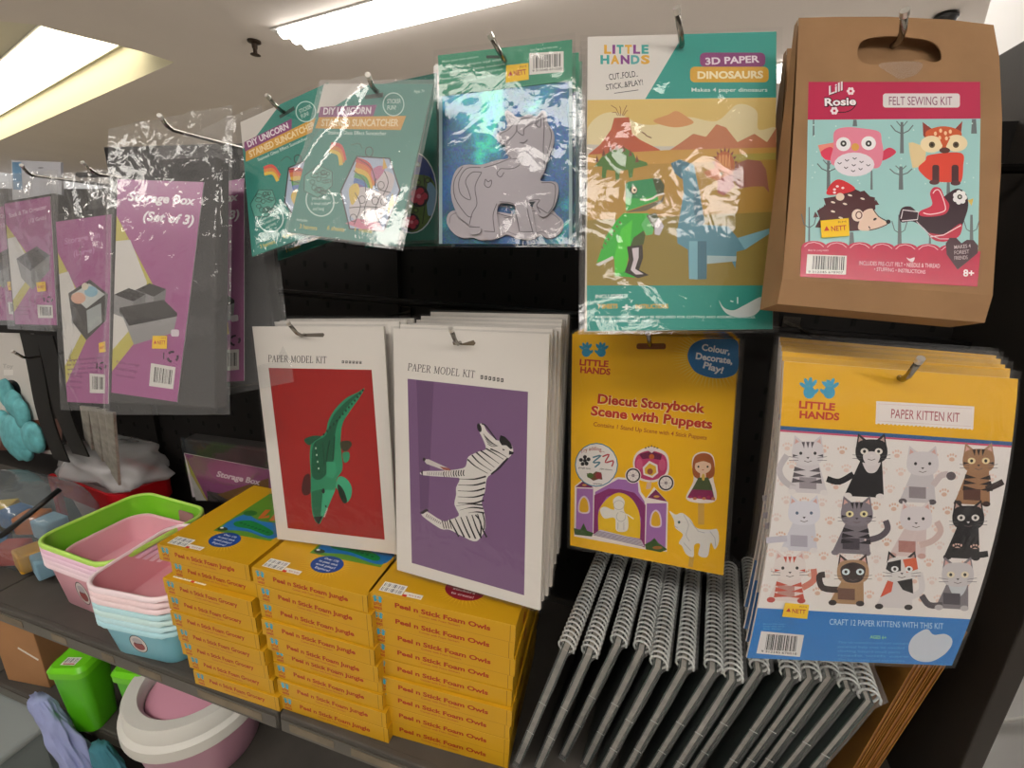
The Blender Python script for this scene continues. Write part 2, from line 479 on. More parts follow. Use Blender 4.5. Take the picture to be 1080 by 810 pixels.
def hands(A, x0, y0, x1, y1, c='#2f9bc0'):
    """two small blue hand prints in a rectangle"""
    w = (x1 - x0) / 2; h = y1 - y0
    for k, tilt in ((0, -1), (1, 1)):
        cx = x0 + w * (k + 0.5); cy = y0 + h * 0.62
        A.ell(cx, cy + h * .06, w * 0.30, h * 0.27, c, n=14)
        for i in range(4):
            a = math.radians(-90 + (i - 1.5) * 31 + tilt * 8)
            A.ell(cx + math.cos(a) * w * 0.36, cy + math.sin(a) * h * 0.40, w * 0.10, h * 0.20, c, rot=math.degrees(a) + 90, n=10)
        A.ell(cx - tilt * w * 0.33, cy + h * 0.02, w * 0.09, h * 0.15, c, rot=-tilt * 45, n=10)


# ------------------------------------------------------------------ the room
CEIL = 2.9
M_CEIL = mat('ceiling_paint', '#dfd7d1', 0.85, spec=0.1, vary=0.02, vscale=1.5)
M_COVE = mat('cove_paint', '#dcd8c6', 0.8, spec=0.1)
M_FLOOR = mat('vinyl_floor', '#cfcac2', 0.35, vary=0.05, vscale=3)
M_WALL = mat('white_wall_paint', '#f2f1f0', 0.7, spec=0.2)
M_BLACK = mat('black_steel', '#191614', 0.55, spec=0.3, bump=0.05, bscale=300)
M_PANEL = mat('dark_side_panel', '#332f2b', 0.5, spec=0.3, bump=0.05, bscale=250)
M_SHELF = mat('grey_shelf_steel', '#4b4742', 0.55, spec=0.3, vary=0.12, vscale=14)
M_STEEL = mat('chrome_wire', '#9a968f', 0.22, metal=1.0)
M_TAPE = mat('old_tape', '#716553', 0.6, vary=0.25, vscale=25)
M_TUBE = mat('lit_tube', '#fffaf3', 0.4, emit=TUBE_POWER)
M_LAMPW = mat('lamp_white_enamel', '#e8e6e2', 0.4)
M_COVEL = mat('lit_cove_strip', '#fff3cf', 0.4, emit=COVE_POWER)

def ceiling():
    hole = [at_z(x, y, CEIL) for x, y in ((184, 65.7), (150, 54.5), (113, 45), (67.7, 34), (37.6, 26), (8, 23))]
    e0 = at_z(184, 65.7, CEIL); e1 = at_z(0, 148, CEIL); far = e0 + (e1 - e0) * 1.6
    hole += [Vector((-8, 1.6, CEIL)), Vector((far.x, 2.2, CEIL)), far]
    outer = [Vector((-16, -5, CEIL)), Vector((6, -5, CEIL)), Vector((6, 14, CEIL)), Vector((-16, 14, CEIL))]
    tri = tessellate_polygon([outer, hole])
    mb = MB(); mb.add(outer + hole, [tuple(t) for t in tri])
    n = len(hole); up = [p + Vector((0, 0, 0.3)) for p in hole]
    mb.add(hole + up, [(i, (i + 1) % n, (i + 1) % n + n, i + n) for i in range(n)] , 1)
    tri = tessellate_polygon([hole]); mb.add([p + Vector((0, 0, 0.3)) for p in hole], [tuple(t) for t in tri], 1)
    me = bpy.data.meshes.new('ceiling'); me.from_pydata(mb.v, [], mb.f); me.materials.append(M_CEIL); me.materials.append(M_COVE)
    me.polygons.foreach_set('material_index', mb.mi); me.update()
    tag(link('ceiling', me), kind='structure')
    # wide glowing panel stands in for the hidden lamp and the slab it lights
    d = (far - e0).normalized(); nrm = Vector((d.y, -d.x, 0))
    if nrm.y > 0: nrm = -nrm
    t = thing('cove_lamp', 'long glowing panel standing in for lamp and lit slab of the ceiling recess at upper left', 'ceiling light', e0 + d * 0.30 + nrm * 0.03 + Vector((0, 0, 0.299)), (0, 0, math.atan2(d.y, d.x)))
    L = (far - e0).length - 1.0; sy = 1 if Vector((-d.y, d.x, 0)).dot(nrm) > 0 else -1
    MB().box(0, L, 0, sy * 0.52, -0.012, -0.001).build('housing', M_LAMPW, t)
    MB().add([(0.1, sy * .02, -.013), (L - .02, sy * .02, -.013), (L - .02, sy * .50, -.013), (.7, sy * .50, -.013), (0.1, sy * .02, -.02), (L - .02, sy * .02, -.02), (L - .02, sy * .50, -.02), (.7, sy * .50, -.02)], [(3, 2, 1, 0), (4, 5, 6, 7), (0, 1, 5, 4), (1, 2, 6, 5), (2, 3, 7, 6), (3, 0, 4, 7)]).build('diffuser', M_COVEL, t)
ceiling()
tag(MB().add([(-16, -5, 0), (6, -5, 0), (6, 14, 0), (-16, 14, 0)], [(0, 1, 2, 3)]).build('floor', M_FLOOR), kind='structure')
tag(MB().box(0.8, 1.15, 0.25, 1.80, 0, CEIL - 0.001).build('wall_right', M_WALL), kind='structure')
tag(MB().box(-8.0, 5.0, -2.1, -1.75, 0, 2.05).build('wall_light_block', mat('light_block_grey', '#5a5550', 0.7)), kind='structure')  # unseen block added behind the camera to darken the lower rows
tag(MB().box(-16.0, -3.5, 11.0, 11.2, 0, CEIL - 0.001).build('wall_far', mat('far_wall_paint', '#b3a89d', 0.8)), kind='structure')
c0, c1 = at_x(1040, 762.5, 0.795), at_x(1092, 755.5, 0.795)
cb = MB().tube([Vector((0, 0, 0)), (c1 - c0) * 0.5 + Vector((0, 0, -0.002)), c1 - c0], 0.0035, 10).build('cable', mat('cable_white', '#f4f2ee', 0.3), smooth=True)
cb.location = c0; tag(cb, 'thin white cable along the pale wall right of the dark side panel', 'cable')

def troffer(name_label, p, ang, L, W):
    t = thing('ceiling_light', name_label, 'ceiling light', (p.x, p.y, CEIL), (0, 0, ang), 'recessed ceiling lights')
    fr = MB()
    for x0, x1, y0, y1 in ((0, L, 0, 0.02), (0, L, W - 0.02, W), (0, 0.02, 0.02, W - 0.02), (L - 0.02, L, 0.02, W - 0.02)):
        fr.box(x0, x1, y0, y1, -0.012, -0.001)
    fr.build('frame', M_LAMPW, t)
    MB().box(0.02, L - 0.02, 0.02, W - 0.02, -0.004, -0.002).build('reflector', M_LAMPW, t)
    for k in range(3):
        y = W * (k + 0.5) / 3
        MB().tube([(0.07, y, -0.014), (L - 0.07, y, -0.014)], W / 6.6, 10, flat=1.0).build('tube', M_TUBE, t)
        for xx in (0.045, L - 0.045):
            MB().box(xx - 0.022, xx + 0.022, y - 0.02, y + 0.02, -0.03, -0.004).build('lamp_holder', mat('lamp_holder_grey', '#aaa7a0', 0.4), t)
    return t
a = at_z(284.4, 29.6, CEIL); b = at_z(321.5, 47.4, CEIL); c = at_z(388, 0, CEIL)
troffer('long bright lamp panel in the ceiling above the teal packs', a, math.atan2(c.y - a.y, c.x - a.x), 2.6, (b - a).length)
g = at_z(831, 71, CEIL)
troffer('distant ceiling lamp seen between dinosaur pack and brown paper bag', Vector((g.x - 0.15, g.y - 0.1, 0)), -0.2, 1.3, 0.3)
for i, (x, y) in enumerate(((-1.9, -1.15), (0.9, -1.15), (-0.5, -3.0), (-5.0, -1.4), (-0.7, 2.05), (2.2, 3.9), (-8.5, 0.6))):  # lamps out of view; some added only to brighten wall and ceiling
    troffer('unseen ceiling lamp added to light the store', Vector((x, y, 0)), -0.1, 2.6, 0.3)

p = at_z(268, 43, CEIL)
t = thing('sprinkler_head', 'small dark sprinkler head hanging from the ceiling', 'sprinkler', p)
MB().lathe([(0.0, 0), (0.045, 0), (0.045, -0.012), (0.02, -0.02), (0.018, -0.05), (0.0, -0.05)], n=16).build('body', mat('bronze_dark', '#3a2c22', 0.4, metal=0.5), t, smooth=False)
MB().lathe([(0.0, -0.05), (0.014, -0.05), (0.014, -0.085), (0.0, -0.085)], n=12).build('nozzle', mat('bronze_dark', '#3a2c22'), t)
MB().lathe([(0.0, -0.085), (0.032, -0.085), (0.036, -0.09), (0.0, -0.092)], n=16).build('deflector', mat('bronze_dark', '#3a2c22'), t)
p = at_z(998, 15, CEIL)
t = thing('ceiling_spotlight', 'small black round fitting on the ceiling above the brown paper bag', 'ceiling fitting', p)
MB().lathe([(0.0, 0), (0.05, 0), (0.056, -0.02), (0.05, -0.04), (0.0, -0.05)], n=24).build('housing', mat('black_plastic', '#0c0b0b', 0.3), t, smooth=True)
MB().lathe([(0.057, -0.01), (0.061, -0.014), (0.061, -0.022), (0.056, -0.024)], n=24).build('ring', mat('black_plastic', '#0c0b0b', 0.3), t, smooth=True)

# ------------------------------------------------------------------ the display fixture
BACK = 0.80
t = thing('display_gondola', 'black metal display fixture carrying the hanging packs and shelves', 'display rack', (0, BACK, 0))
def pegboard():
    mb = MB(); mb.box(-1.19, 0.44, 0, 0.03, 0.05, 1.685); mb.box(-3.2, -1.19, 0, 0.03, 0.05, 1.60)
    o = mb.build('back_panel', M_BLACK, t)
    h = MB()
    for i in range(56):
        for j in range(19):
            x = -2.3 + i * 0.049; z = 0.9 + j * 0.04
            if x < -1.19 and z > 1.58: continue
            h.box(x - 0.003, x + 0.003, -0.0012, -0.0002, z - 0.006, z + 0.006)
    h.build('peg_holes', mat('hole_black', '#020202', 0.9), o)
pegboard()
sp = MB(); sp.box(0.42, 0.44, 0.537 - BACK, 0.5, 0.02, 1.787)
sp.build('side_panel', M_PANEL, t, bevel=0.002)
for x in (-0.475, -1.19):
    MB().box(x - 0.012, x + 0.012, -0.012, 0, 0.05, 1.60).build('upright', M_BLACK, t)
MB().box(-2.6, 0.42, 0.47 - BACK, 0, 0.02, 0.10).build('plinth', M_BLACK, t)
def rail(z, y, x0, x1):
    MB().tube([(x0, y - BACK, z), (x1, y - BACK, z)], 0.006, 8).build('hook_rail', mat('rail_black', '#1a1817', 0.3, metal=0.6), t)
rail(at_y(850, 351, 0.74).z, 0.74, -1.19, 0.41)
rail(1.62, 0.74, -1.19, 0.41)

SH = 0.80
SFRONT = 0.415
def shelf(x0, x1, z, front, label, tape=()):
    s = thing('shelf', label, 'shelf', (x0, front, z), group=None)
    W = x1 - x0; D = BACK - 0.012 - front
    MB().box(0.001, W - 0.001, 0.003, D, -0.004, 0).build('board', M_SHELF, s, bevel=0.001)
    MB().box(0.001, W - 0.001, 0, 0.012, -0.034, 0.0005).build('front_lip', M_SHELF, s, bevel=0.003)
    r = MB().box(0.004, W - 0.004, -0.002, 0.0, -0.030, -0.006).build('price_rail', mat('price_rail_grey', '#4a463f', 0.35), s)
    for a0, a1 in tape:
        MB().box(a0, a1, -0.0028, -0.0021, -0.024, -0.010).build('tape_strip', M_TAPE, r)
    return s
shelf(-0.472, 0.419, SH, SFRONT, 'grey metal shelf under the owl box stack and spiral books', ((0.02, 0.10), (0.13, 0.22), (0.25, 0.5)))
shelf(-1.185, -0.474, SH, SFRONT, 'grey metal shelf under the plastic bins and left yellow boxes', ((0.015, 0.12), (0.2, 0.24), (0.33, 0.36), (0.42, 0.47), (0.55, 0.68)))
shelf(-2.3, -1.187, SH, SFRONT, 'grey metal shelf at the far left under the clear toy bag', ((0.9, 1.05),))
shelf(-1.36, 0.419, 0.50, 0.45, 'dark lower shelf under the round pink trash bin', ())
shelf(-2.6, -1.362, 0.50, 0.45, 'dark lower shelf at far left below the small toy packets', ())

def hook(slot, y0, tip, label, dy=0.022, back=BACK - 0.002, group='chrome wire peg hooks', rise=0.0):
    s = at_y(slot[0], slot[1], y0); e = at_y(tip[0], tip[1], y0 - dy)
    o = thing('peg_hook', label, 'peg hook', (s.x, back, s.z + rise), group=group)
    L = o.location.copy()
    pts = [Vector((0, 0, 0)), Vector((0, (y0 + 0.02) - back, 0)), Vector((s.x - L.x, y0 - back, s.z - L.z)), Vector((s.x, y0 - 0.004, s.z)) .lerp(e, 0.25) - L, e - L]
    MB().tube(pts, 0.0026, 8).build('wire', M_STEEL, o, smooth=True)
    MB().tube([e - L - (e - L - pts[3]).normalized() * 0.0025, e - L + (e - L - pts[3]).normalized() * 0.0025], [0.0031, 0.0031], 8).build('tip', mat('hook_tip_white', '#d8d4cc', 0.3, metal=0.6), o)
    MB().box(-0.012, 0.012, -0.004, 0.0, -0.02, 0.012).build('back_plate', M_STEEL, o)
    return o

# ------------------------------------------------------------------ the hanging packs
def plate(mb, outer, holes, y0, y1, mi=0):
    loops = [[Vector((x, z, 0)) for x, z in p] for p in [outer] + holes]
    flat = [p for l in [outer] + holes for p in l]; n = len(flat)
    t = tessellate_polygon(loops)
    v = [(x, y0, z) for x, z in flat] + [(x, y1, z) for x, z in flat]
    f = [tuple(q) for q in t] + [tuple(i + n for i in q[::-1]) for q in t]
    b = 0
    for l in [outer] + holes:
        m = len(l)
        for i in range(m): f.append((b + i, b + (i + 1) % m, b + (i + 1) % m + n, b + i + n))
        b += m
    return mb.add(v, f, mi)
def sticker(P, q, parent=None, txt='NETT'):
    """yellow price sticker, corners given in photo pixels"""
    A = P.art(start=60)
    a, b, c, d = (Vector(p) for p in q)
    L = lambda u, v: tuple(a.lerp(b, u).lerp(d.lerp(c, u), v))
    A.poly(q, '#f0c414')
    A.poly([L(.10, .62), L(.20, .34), L(.30, .62)], '#c03428')
    h = (d - a).length
    A.text(txt, L(.36, .66), L(.90, .66), h * .30, '#b8302a', .02)
    A.text('RM', L(.62, .24), L(.9, .24), h * .12, '#a86a1c')
    return A.build('price_sticker', INK, parent or P.root, label='yellow price sticker')
def recycle(A, x, y, r, c='#3a1c34'):
    for k in range(3):
        a = math.radians(k * 120 - 90)
        p = [(x + r * math.cos(a + t), y + r * math.sin(a + t)) for t in (-.85, -.3, .3)]
        A.line(p, r * .45, c)
def lorem(A, x0, y0, x1, y1, rows, h, col, words=('Parental guidance may be required', 'for cutting and assembling pieces', 'you will need scissors and glue', 'contents may vary from pictures'), slope=0.0):
    for i in range(rows):
        y = y0 + (y1 - y0) * i / max(1, rows - 1); s = words[i % len(words)]
        A.text(s, (x0, y), (x1 - (i % 3) * (x1 - x0) * .06, y + slope * (x1 - x0)), h, col, .005)

# ===== dinosaur pack
F = Pack('craft_pack', 'large clear-sleeved paper dinosaur kit with a green dinosaur', 'craft kit pack', (-0.0007, 0.500, 0.1934, -14.64, -3.05, 13.47), 'paper dinosaur packs')
def dinosaur():
    A = F.art(); A.clamp = (619, 30, 819, 349); q = [(620, 39), (819, 33), (815, 346.7), (616.7, 350)]
    mb = MB(); mb.prism(F.quad(q), 0, 0.003)
    A.z(600, 10, 4.5)
    A.poly([(90, 130), (985, 105), (985, 425), (88, 430)], '#e4dfd8')
    A.poly([(545, 117), (985, 105), (984, 418), (362, 425)], '#2d9a8e')
    for t, p0, p1, h, cs in (('LITTLE', (165, 208), (382, 208), 40, ('#e8b23c', '#8a3f8c', '#3fa8a0', '#e8b23c', '#8a3f8c', '#3fa8a0')), ('HANDS', (148, 257), (388, 254), 40, ('#3fa8a0', '#e8b23c', '#8a3f8c', '#5fb0b0', '#e8b23c'))):
        n = len(t); w = (p1[0] - p0[0]) / n
        ws = [0.5 if c == 'I' else 1 for c in t]; tot = sum(ws); x = p0[0]
        for c, k, g in zip(t, cs, ws):
            wd = (p1[0] - p0[0]) * g / tot
            A.text(c, (x + 2, p0[1]), (x + wd - 4, p0[1] + (p1[1] - p0[1]) / n), h, k, .05); x += wd
    A.text('CUT..FOLD..', (192, 335), (328, 318), 30, '#2c2a30', .005); A.text('STICK..&PLAY!', (178, 383), (352, 357), 28, '#2c2a30', .005)
    A.line([(215, 398), (330, 382)], 3, '#3a3840')
    A.rrect(622, 205, 932, 272, 22, '#8a3c78'); A.text('3D PAPER', (648, 262), (905, 250), 33, '#f4e8f0', .03)
    A.rrect(575, 272, 948, 346, 22, '#dca838'); A.text('DINOSAURS', (610, 328), (922, 325), 34, '#f8ecc4', .04)
    A.text('Makes 4 paper dinosaurs', (582, 390), (942, 390), 19, '#e4f0ec', .012)
    # scenery
    A.poly([(88, 430), (984, 418), (980, 620), (85, 640)], '#dfc072')
    A.sm([(90, 560), (150, 500), (230, 490), (330, 540), (430, 545), (560, 510), (700, 530), (800, 450), (890, 480), (900, 570), (980, 560), (982, 640), (88, 640)], '#e6d6a6')
    A.sm([(400, 530), (470, 500), (510, 482), (560, 510), (590, 540), (500, 560)], '#d89a64')
    A.z(600, 10, 4.5)
    A.poly([(90, 690), (150, 640), (200, 570), (215, 515), (285, 512), (300, 590), (340, 620), (430, 665), (460, 720), (90, 745)], '#bc5c3c')
    A.poly([(460, 680), (520, 640), (590, 590), (650, 605), (700, 545), (745, 560), (800, 630), (880, 590), (940, 630), (985, 560), (983, 700), (470, 720)], '#c27a54')
    for a, b in (((240, 505), (200, 455)), ((244, 505), (240, 460)), ((252, 505), (275, 455)), ((258, 505), (280, 480)), ((232, 505), (205, 490))): A.line([a, ((a[0] + b[0]) / 2 + 4, (a[1] + b[1]) / 2 - 10), b], 3, '#8c4630')
    A.line([(345, 582), (360, 590), (368, 600), (392, 610)], 5, '#7a4a38')
    A.poly([(90, 690), (460, 668), (984, 655), (981, 740), (88, 760)], '#c99a48')
    A.poly([(740, 690), (982, 680), (982, 720), (740, 735)], '#b0a048')
    A.poly([(88, 745), (984, 712), (975, 1300), (80, 1312)], '#b58c3c')
    A.poly([(84, 1000), (980, 960), (974, 1310), (79, 1312)], '#94803a')
    A.z(620, 110, 4.263)
    G1, G2, G3, G4 = '#5a8c34', '#37b43a', '#2f8f58', '#46502e'
    A.poly([(30, 280), (60, 240), (110, 205), (165, 195), (205, 220), (215, 245), (265, 262), (270, 275), (205, 290), (200, 330), (185, 332), (180, 295), (145, 300), (140, 340), (125, 340), (122, 300), (85, 295), (80, 332), (62, 332), (65, 280)], '#4f7c34')
    for k in range(7): x = 40 + k * 30; y = 245 - 55 * math.sin(k / 6 * math.pi); A.poly([(x - 8, y + 18), (x, y - 16), (x + 10, y + 14)], '#7a4a34')
    A.poly([(78, 600), (130, 520), (160, 490), (270, 490), (300, 520), (255, 570), (205, 630), (180, 640), (165, 745), (215, 780), (122, 772), (118, 690), (40, 712)], G2)
    A.poly([(118, 690), (150, 560), (200, 520), (190, 640), (170, 750), (122, 765)], '#4ccc38')
    A.poly([(35, 720), (112, 682), (115, 695), (50, 728)], '#d8d4cc')
    A.poly([(168, 360), (182, 348), (290, 333), (312, 350), (320, 405), (300, 438), (172, 480)], G3)
    A.poly([(168, 420), (235, 425), (310, 410), (318, 430), (172, 482)], '#3cb04a')
    A.poly([(290, 333), (325, 335), (345, 365), (340, 400), (312, 408)], G4)
    A.poly([(172, 486), (330, 430), (345, 400), (338, 440), (260, 480)], '#6c6248')
    A.line([(235, 428), (262, 432), (290, 424), (310, 410), (342, 402)], 8, '#efe9dc')
    A.ell(206, 387, 17, 19, '#2c3a28'); A.ell(208, 386, 12, 14, '#f0e2c0'); A.ell(210, 386, 5, 7, '#1c1814')
    A.poly([(240, 540), (262, 505), (300, 545), (290, 585), (262, 590)], '#63c06c')
    A.poly([(262, 500), (305, 488), (325, 525), (305, 580), (295, 560)], G4)
    A.poly([(300, 540), (318, 510), (342, 548), (322, 590), (300, 585)], '#d6d0d6')
    A.poly([(205, 600), (250, 568), (258, 590), (250, 630), (190, 640)], '#4a5a2c')
    A.poly([(175, 640), (245, 632), (248, 690), (230, 745), (275, 768), (225, 782), (165, 755), (185, 700)], '#3a322c')
    A.poly([(198, 648), (228, 644), (228, 690), (212, 740), (250, 764), (215, 766), (192, 745), (205, 700)], '#d9cdd2')
    for k in range(7): A.line([(62 + k * 13, 640 - k * 19), (70 + k * 13, 650 - k * 19)], 6, '#7a4a3a')
    A.z(690, 130, 4.5)
    B1, B2, B3 = '#5f93a4', '#7fb4c2', '#4a7788'
    A.poly([(78, 190), (120, 172), (185, 195), (190, 222), (165, 255), (130, 265), (95, 235)], B3)
    A.poly([(130, 205), (188, 200), (215, 330), (240, 470), (180, 520), (110, 500), (140, 330)], B1)
    A.poly([(188, 260), (215, 330), (240, 470), (205, 510), (185, 400)], B3)
    A.poly([(105, 500), (205, 480), (350, 490), (395, 545), (545, 500), (545, 525), (430, 600), (390, 610), (385, 690), (360, 640), (250, 630), (248, 740), (165, 740), (160, 600), (110, 570)], B1)
    A.poly([(165, 560), (205, 560), (205, 742), (165, 738)], B2); A.poly([(205, 560), (248, 560), (248, 740), (205, 742)], B3)
    A.poly([(250, 628), (390, 632), (388, 655), (250, 668)], '#a8c0c4'); A.poly([(395, 545), (545, 500), (545, 525), (430, 600)], B2)
    A.ell(158, 218, 12, 10, '#c4ccc8'); A.ell(160, 218, 5, 6, '#28323a')
    O1, O2, O3 = '#c06a3c', '#a06454', '#8a4c42'
    A.poly([(385, 195), (440, 172), (505, 180), (530, 220), (545, 330), (520, 300), (470, 300), (400, 310), (370, 260)], O2)
    for k in range(11): a = math.radians(-170 + k * 20); A.poly([(335 + 48 * math.cos(a - .12), 200 + 66 * math.sin(a - .12)), (335 + 64 * math.cos(a), 200 + 88 * math.sin(a)), (335 + 48 * math.cos(a + .12), 200 + 66 * math.sin(a + .12))], O3)
    A.ell(333, 200, 48, 66, O1); A.ell(330, 200, 34, 50, '#d08450')
    A.poly([(232, 232), (280, 215), (345, 220), (350, 262), (300, 275), (250, 252)], '#c87a4c')
    A.poly([(300, 270), (370, 240), (380, 300), (330, 345), (300, 330)], '#b0645c'); A.ell(318, 240, 9, 9, '#ead6b8'); A.ell(318, 240, 4, 5, '#2a1c18')
    for k in range(4): A.line([(312 + k * 14, 205), (310 + k * 16, 150)], 4, '#e8a868')
    A.z(600, 180, 4.5)
    A.poly([(80, 545), (968, 545), (966, 752), (76, 766)], '#279487')
    A.text('INCLUDES:', (126, 605), (256, 603), 17, '#e4f0ec', .02)
    A.text('7 SHEETS', (138, 655), (232, 653), 21, '#d8a83c', .03); A.text('+', (254, 665), (294, 663), 34, '#e8f2ee', .03); A.text('INSTRUCTIONS', (316, 655), (472, 653), 21, '#d8a83c', .03)
    A.text('PARENTAL GUIDANCE MAY BE REQUIRED FOR CUTTING AND ASSEMBLING PIECES.', (126, 700), (885, 700), 12, '#d8ece8', .012)
    A.text('YOU WILL NEED SCISSORS AND GLUE.', (128, 720), (432, 718), 12, '#d8ece8', .012)
    A.sm([(712, 615), (735, 650), (780, 663), (830, 640), (915, 598), (918, 640), (880, 685), (820, 697), (760, 685), (728, 655)], '#d4dcda')
    A.line([(765, 618), (780, 622)], 6, '#cfe2de'); A.line([(800, 600), (800, 632)], 7, '#cfe2de')
    A.build('card', INK, F.root, merge=(mb, '#cfc8bc'))
    F.film([(611.5, 40), (823, 31), (819, 351), (610.5, 352.5)], .0020, .0030, 30, 46, 2, back=.004, cr=.4, fold=((0.52, 0.02, 0.25, 0.30, .03, 1.6), (0.25, .3, .15, .8, .03, .7), (.985, 0, .985, 1, .02, 1.4)))
dinosaur()
for k in range(3):
    dup(F.root, F.at(0.028 + 0.024 * k, -0.004 - .002 * k, -.002 * (k % 2), -0.5 * k), label='paper dinosaur kit pack hanging behind the front dinosaur pack')

# ===== brown paper bag
G = Pack('felt_kit_bag', 'brown paper carry bag with pink felt sewing kit label, the front one', 'craft kit bag', (0.1620, 0.500, 0.1903, -22.60, 2.64, 10.49), 'brown paper kit bags')
def paper_bag():
    kraft = '#937150'
    top = [(842.6, 18.8), (880, 17.8), (935, 17.6), (1000, 20.5), (1048, 26.3)]
    out = [G.px(*p) for p in top + [(1054, 60), (1057, 125), (1055.7, 180), (1047, 311.6), (825, 294), (834, 190), (839, 100)]]
    hz = lambda x, y: (810 + x / 3.989, y / 3.989)
    hole = [G.px(*hz(*p)) for p in crv([(376, 215), (390, 180), (430, 160), (520, 152), (600, 158), (680, 172), (722, 205), (728, 250), (690, 262), (640, 250), (560, 262), (470, 272), (410, 268), (382, 245)], True, 4)]
    mb = MB(); plate(mb, out, [hole[::-1]], 0, 0.0008)
    # body of the bag: sides and back, open shell
    fr = [G.px(839, 100), G.px(1057, 125), G.px(1047, 311.6), G.px(825, 294)]
    bl, br_ = G.px(822.5, 319), G.px(1044, 339)
    dp = 0.030
    f3, f2 = Vector((fr[3][0], 0, fr[3][1])), Vector((fr[2][0], 0, fr[2][1]))
    b3, b2 = Vector((bl[0], 0.004, bl[1])), Vector((br_[0], 0.004, br_[1]))
    tl, tr_ = G.px(842.6, 18.8), G.px(1048, 26.3)
    T0, T1 = Vector((tl[0], .0012, tl[1])), Vector((tr_[0], .0012, tr_[1]))
    r3, r2 = b3 + Vector((0, dp, 0.004)), b2 + Vector((0, dp, 0.004))
    T2, T3 = T1 + Vector((0, .006, 0)), T0 + Vector((0, .006, 0))
    mb.add([f3, f2, b2, b3], [(0, 1, 2, 3)]); mb.add([b3, b2, r2, r3], [(0, 1, 2, 3)])
    mb.add([T1, T2, r2, b2, f2], [(0, 1, 2, 3, 4)]); mb.add([T0, T3, r3, b3, f3], [(0, 1, 2, 3, 4)])
    mb.add([T3, T2, r2, r3], [(0, 1, 2, 3)])
    me = mb.build('bag', mat('kraft_paper', kraft, .75, spec=.2, vary=.10, vscale=22, bump=.12, bscale=60), G.root)
    A = G.art(start=8)
    A.z(840, 80, 4.909)
    R, TE = '#b52c50', '#9ecac8'
    A.poly([(62, 32), (950, 32), (952, 222), (58, 228)], R)
    A.poly([(58, 228), (952, 222), (940, 900), (45, 875)], TE)
    for x, w, y0, y1, br in ((88, 9, 228, 312, 0), (302, 24, 228, 262, 0), (545, 20, 240, 402, 1), (918, 30, 225, 300, 0), (165, 20, 440, 590, 1), (388, 12, 490, 590, 0), (540, 24, 470, 590, 1), (785, 20, 530, 640, 0)):
        A.poly([(x - w * .35, y0), (x + w * .35, y0), (x + w * .5, y1), (x - w * .5, y1)], '#6a7274')
        if br:
            for sg in (-1, 1): A.line([(x, y0 + (y1 - y0) * .38), (x + sg * 34, y0 + (y1 - y0) * .28), (x + sg * 58, y0 + (y1 - y0) * .1)], 6, '#6a7274'); A.line([(x, y0 + (y1 - y0) * .18), (x + sg * 28, y0 - 4)], 5, '#6a7274')
    for k in range(40): A.ell(80 + rnd0.random() * 850, 240 + rnd0.random() * 330, 4, 4, '#c4e0dc', n=8)
    A.text('Lill', (170, 102), (255, 72), 44, '#3c1c28', .03, .3); A.text('Lill', (167, 99), (252, 69), 44, '#e8dce0', .02, .3)
    A.text('Rosie', (144, 158), (312, 152), 44, '#3c1c28', .09); A.text('Rosie', (146, 156), (308, 150), 40, '#f2ecee', .03)
    for cx, cy in ((280, 80), (195, 182)):
        for k in range(6): A.ell(cx + 13 * math.cos(k * 1.047), cy + 13 * math.sin(k * 1.047), 8, 8, '#f0dfe4', n=10)
        A.ell(cx, cy, 7, 7, '#b8284c', n=10)
    A.line([(215, 190), (255, 188), (290, 172), (312, 140)], 5, '#3c1c28', smooth=4)
    A.rrect(447, 92, 845, 165, 14, '#dcd6d6'); A.text('FELT SEWING KIT', (478, 152), (805, 152), 46, '#8a5a70', .004)
    P1 = '#e0849a'
    A.poly([(110, 360), (200, 345), (215, 400), (130, 420)], '#e48a7c'); A.sm([(125, 395), (180, 370), (200, 430), (150, 435)], '#d6405a'); A.sm([(440, 400), (480, 372), (515, 395), (480, 425), (435, 440)], '#cf3c58')
    A.poly(crv([(195, 290), (250, 268), (330, 272), (425, 290), (440, 340), (448, 400), (430, 470), (370, 480), (210, 470), (175, 440), (190, 370)], True, 6), P1)
    A.ell(298, 460, 104, 62, '#e6dde4'); A.ell(242, 355, 38, 36, '#f2eef0'); A.ell(372, 350, 38, 36, '#f2eef0')
    for x in (242, 372): A.ell(x, 352, 16, 16, '#3a3838'); A.ell(x, 352, 6, 6, '#d8d8d8')
    A.ell(303, 370, 20, 20, '#d8a050')
    for x, y in ((222, 455), (260, 440), (300, 430), (335, 448), (370, 465), (255, 478), (295, 465), (330, 485), (292, 495)): A.line([(x - 10, y - 5), (x, y + 3), (x + 10, y - 5)], 5, '#4a4450')
    A.poly([(580, 348), (600, 345), (672, 370), (665, 440), (650, 470), (600, 478), (585, 400)], '#e0c898')
    A.poly(crv([(690, 410), (850, 400), (862, 470), (850, 550), (800, 552), (700, 545), (650, 510), (630, 475), (665, 440)], True, 6), '#d84838')
    A.poly([(652, 240), (700, 275), (820, 275), (858, 235), (850, 310), (830, 340), (680, 340), (655, 310)], '#8c3c34')
    A.poly(crv([(670, 290), (760, 262), (850, 290), (835, 350), (765, 385), (690, 350)], True, 6), '#c85a34')
    A.ell(698, 355, 58, 44, '#ecd8b0'); A.ell(826, 350, 58, 44, '#ecd8b0'); A.poly([(735, 320), (765, 385), (795, 320)], '#c85a34')
    for x in (700, 824): A.ell(x, 358, 16, 16, '#5a4a34'); A.ell(x, 358, 7, 7, '#2a2218')
    A.ell(766, 387, 28, 15, '#5c3a34')
    for x, y in ((718, 300), (745, 285), (770, 298), (795, 290), (740, 322), (775, 325)): A.ell(x, y, 8, 11, '#f0c89c', n=10)
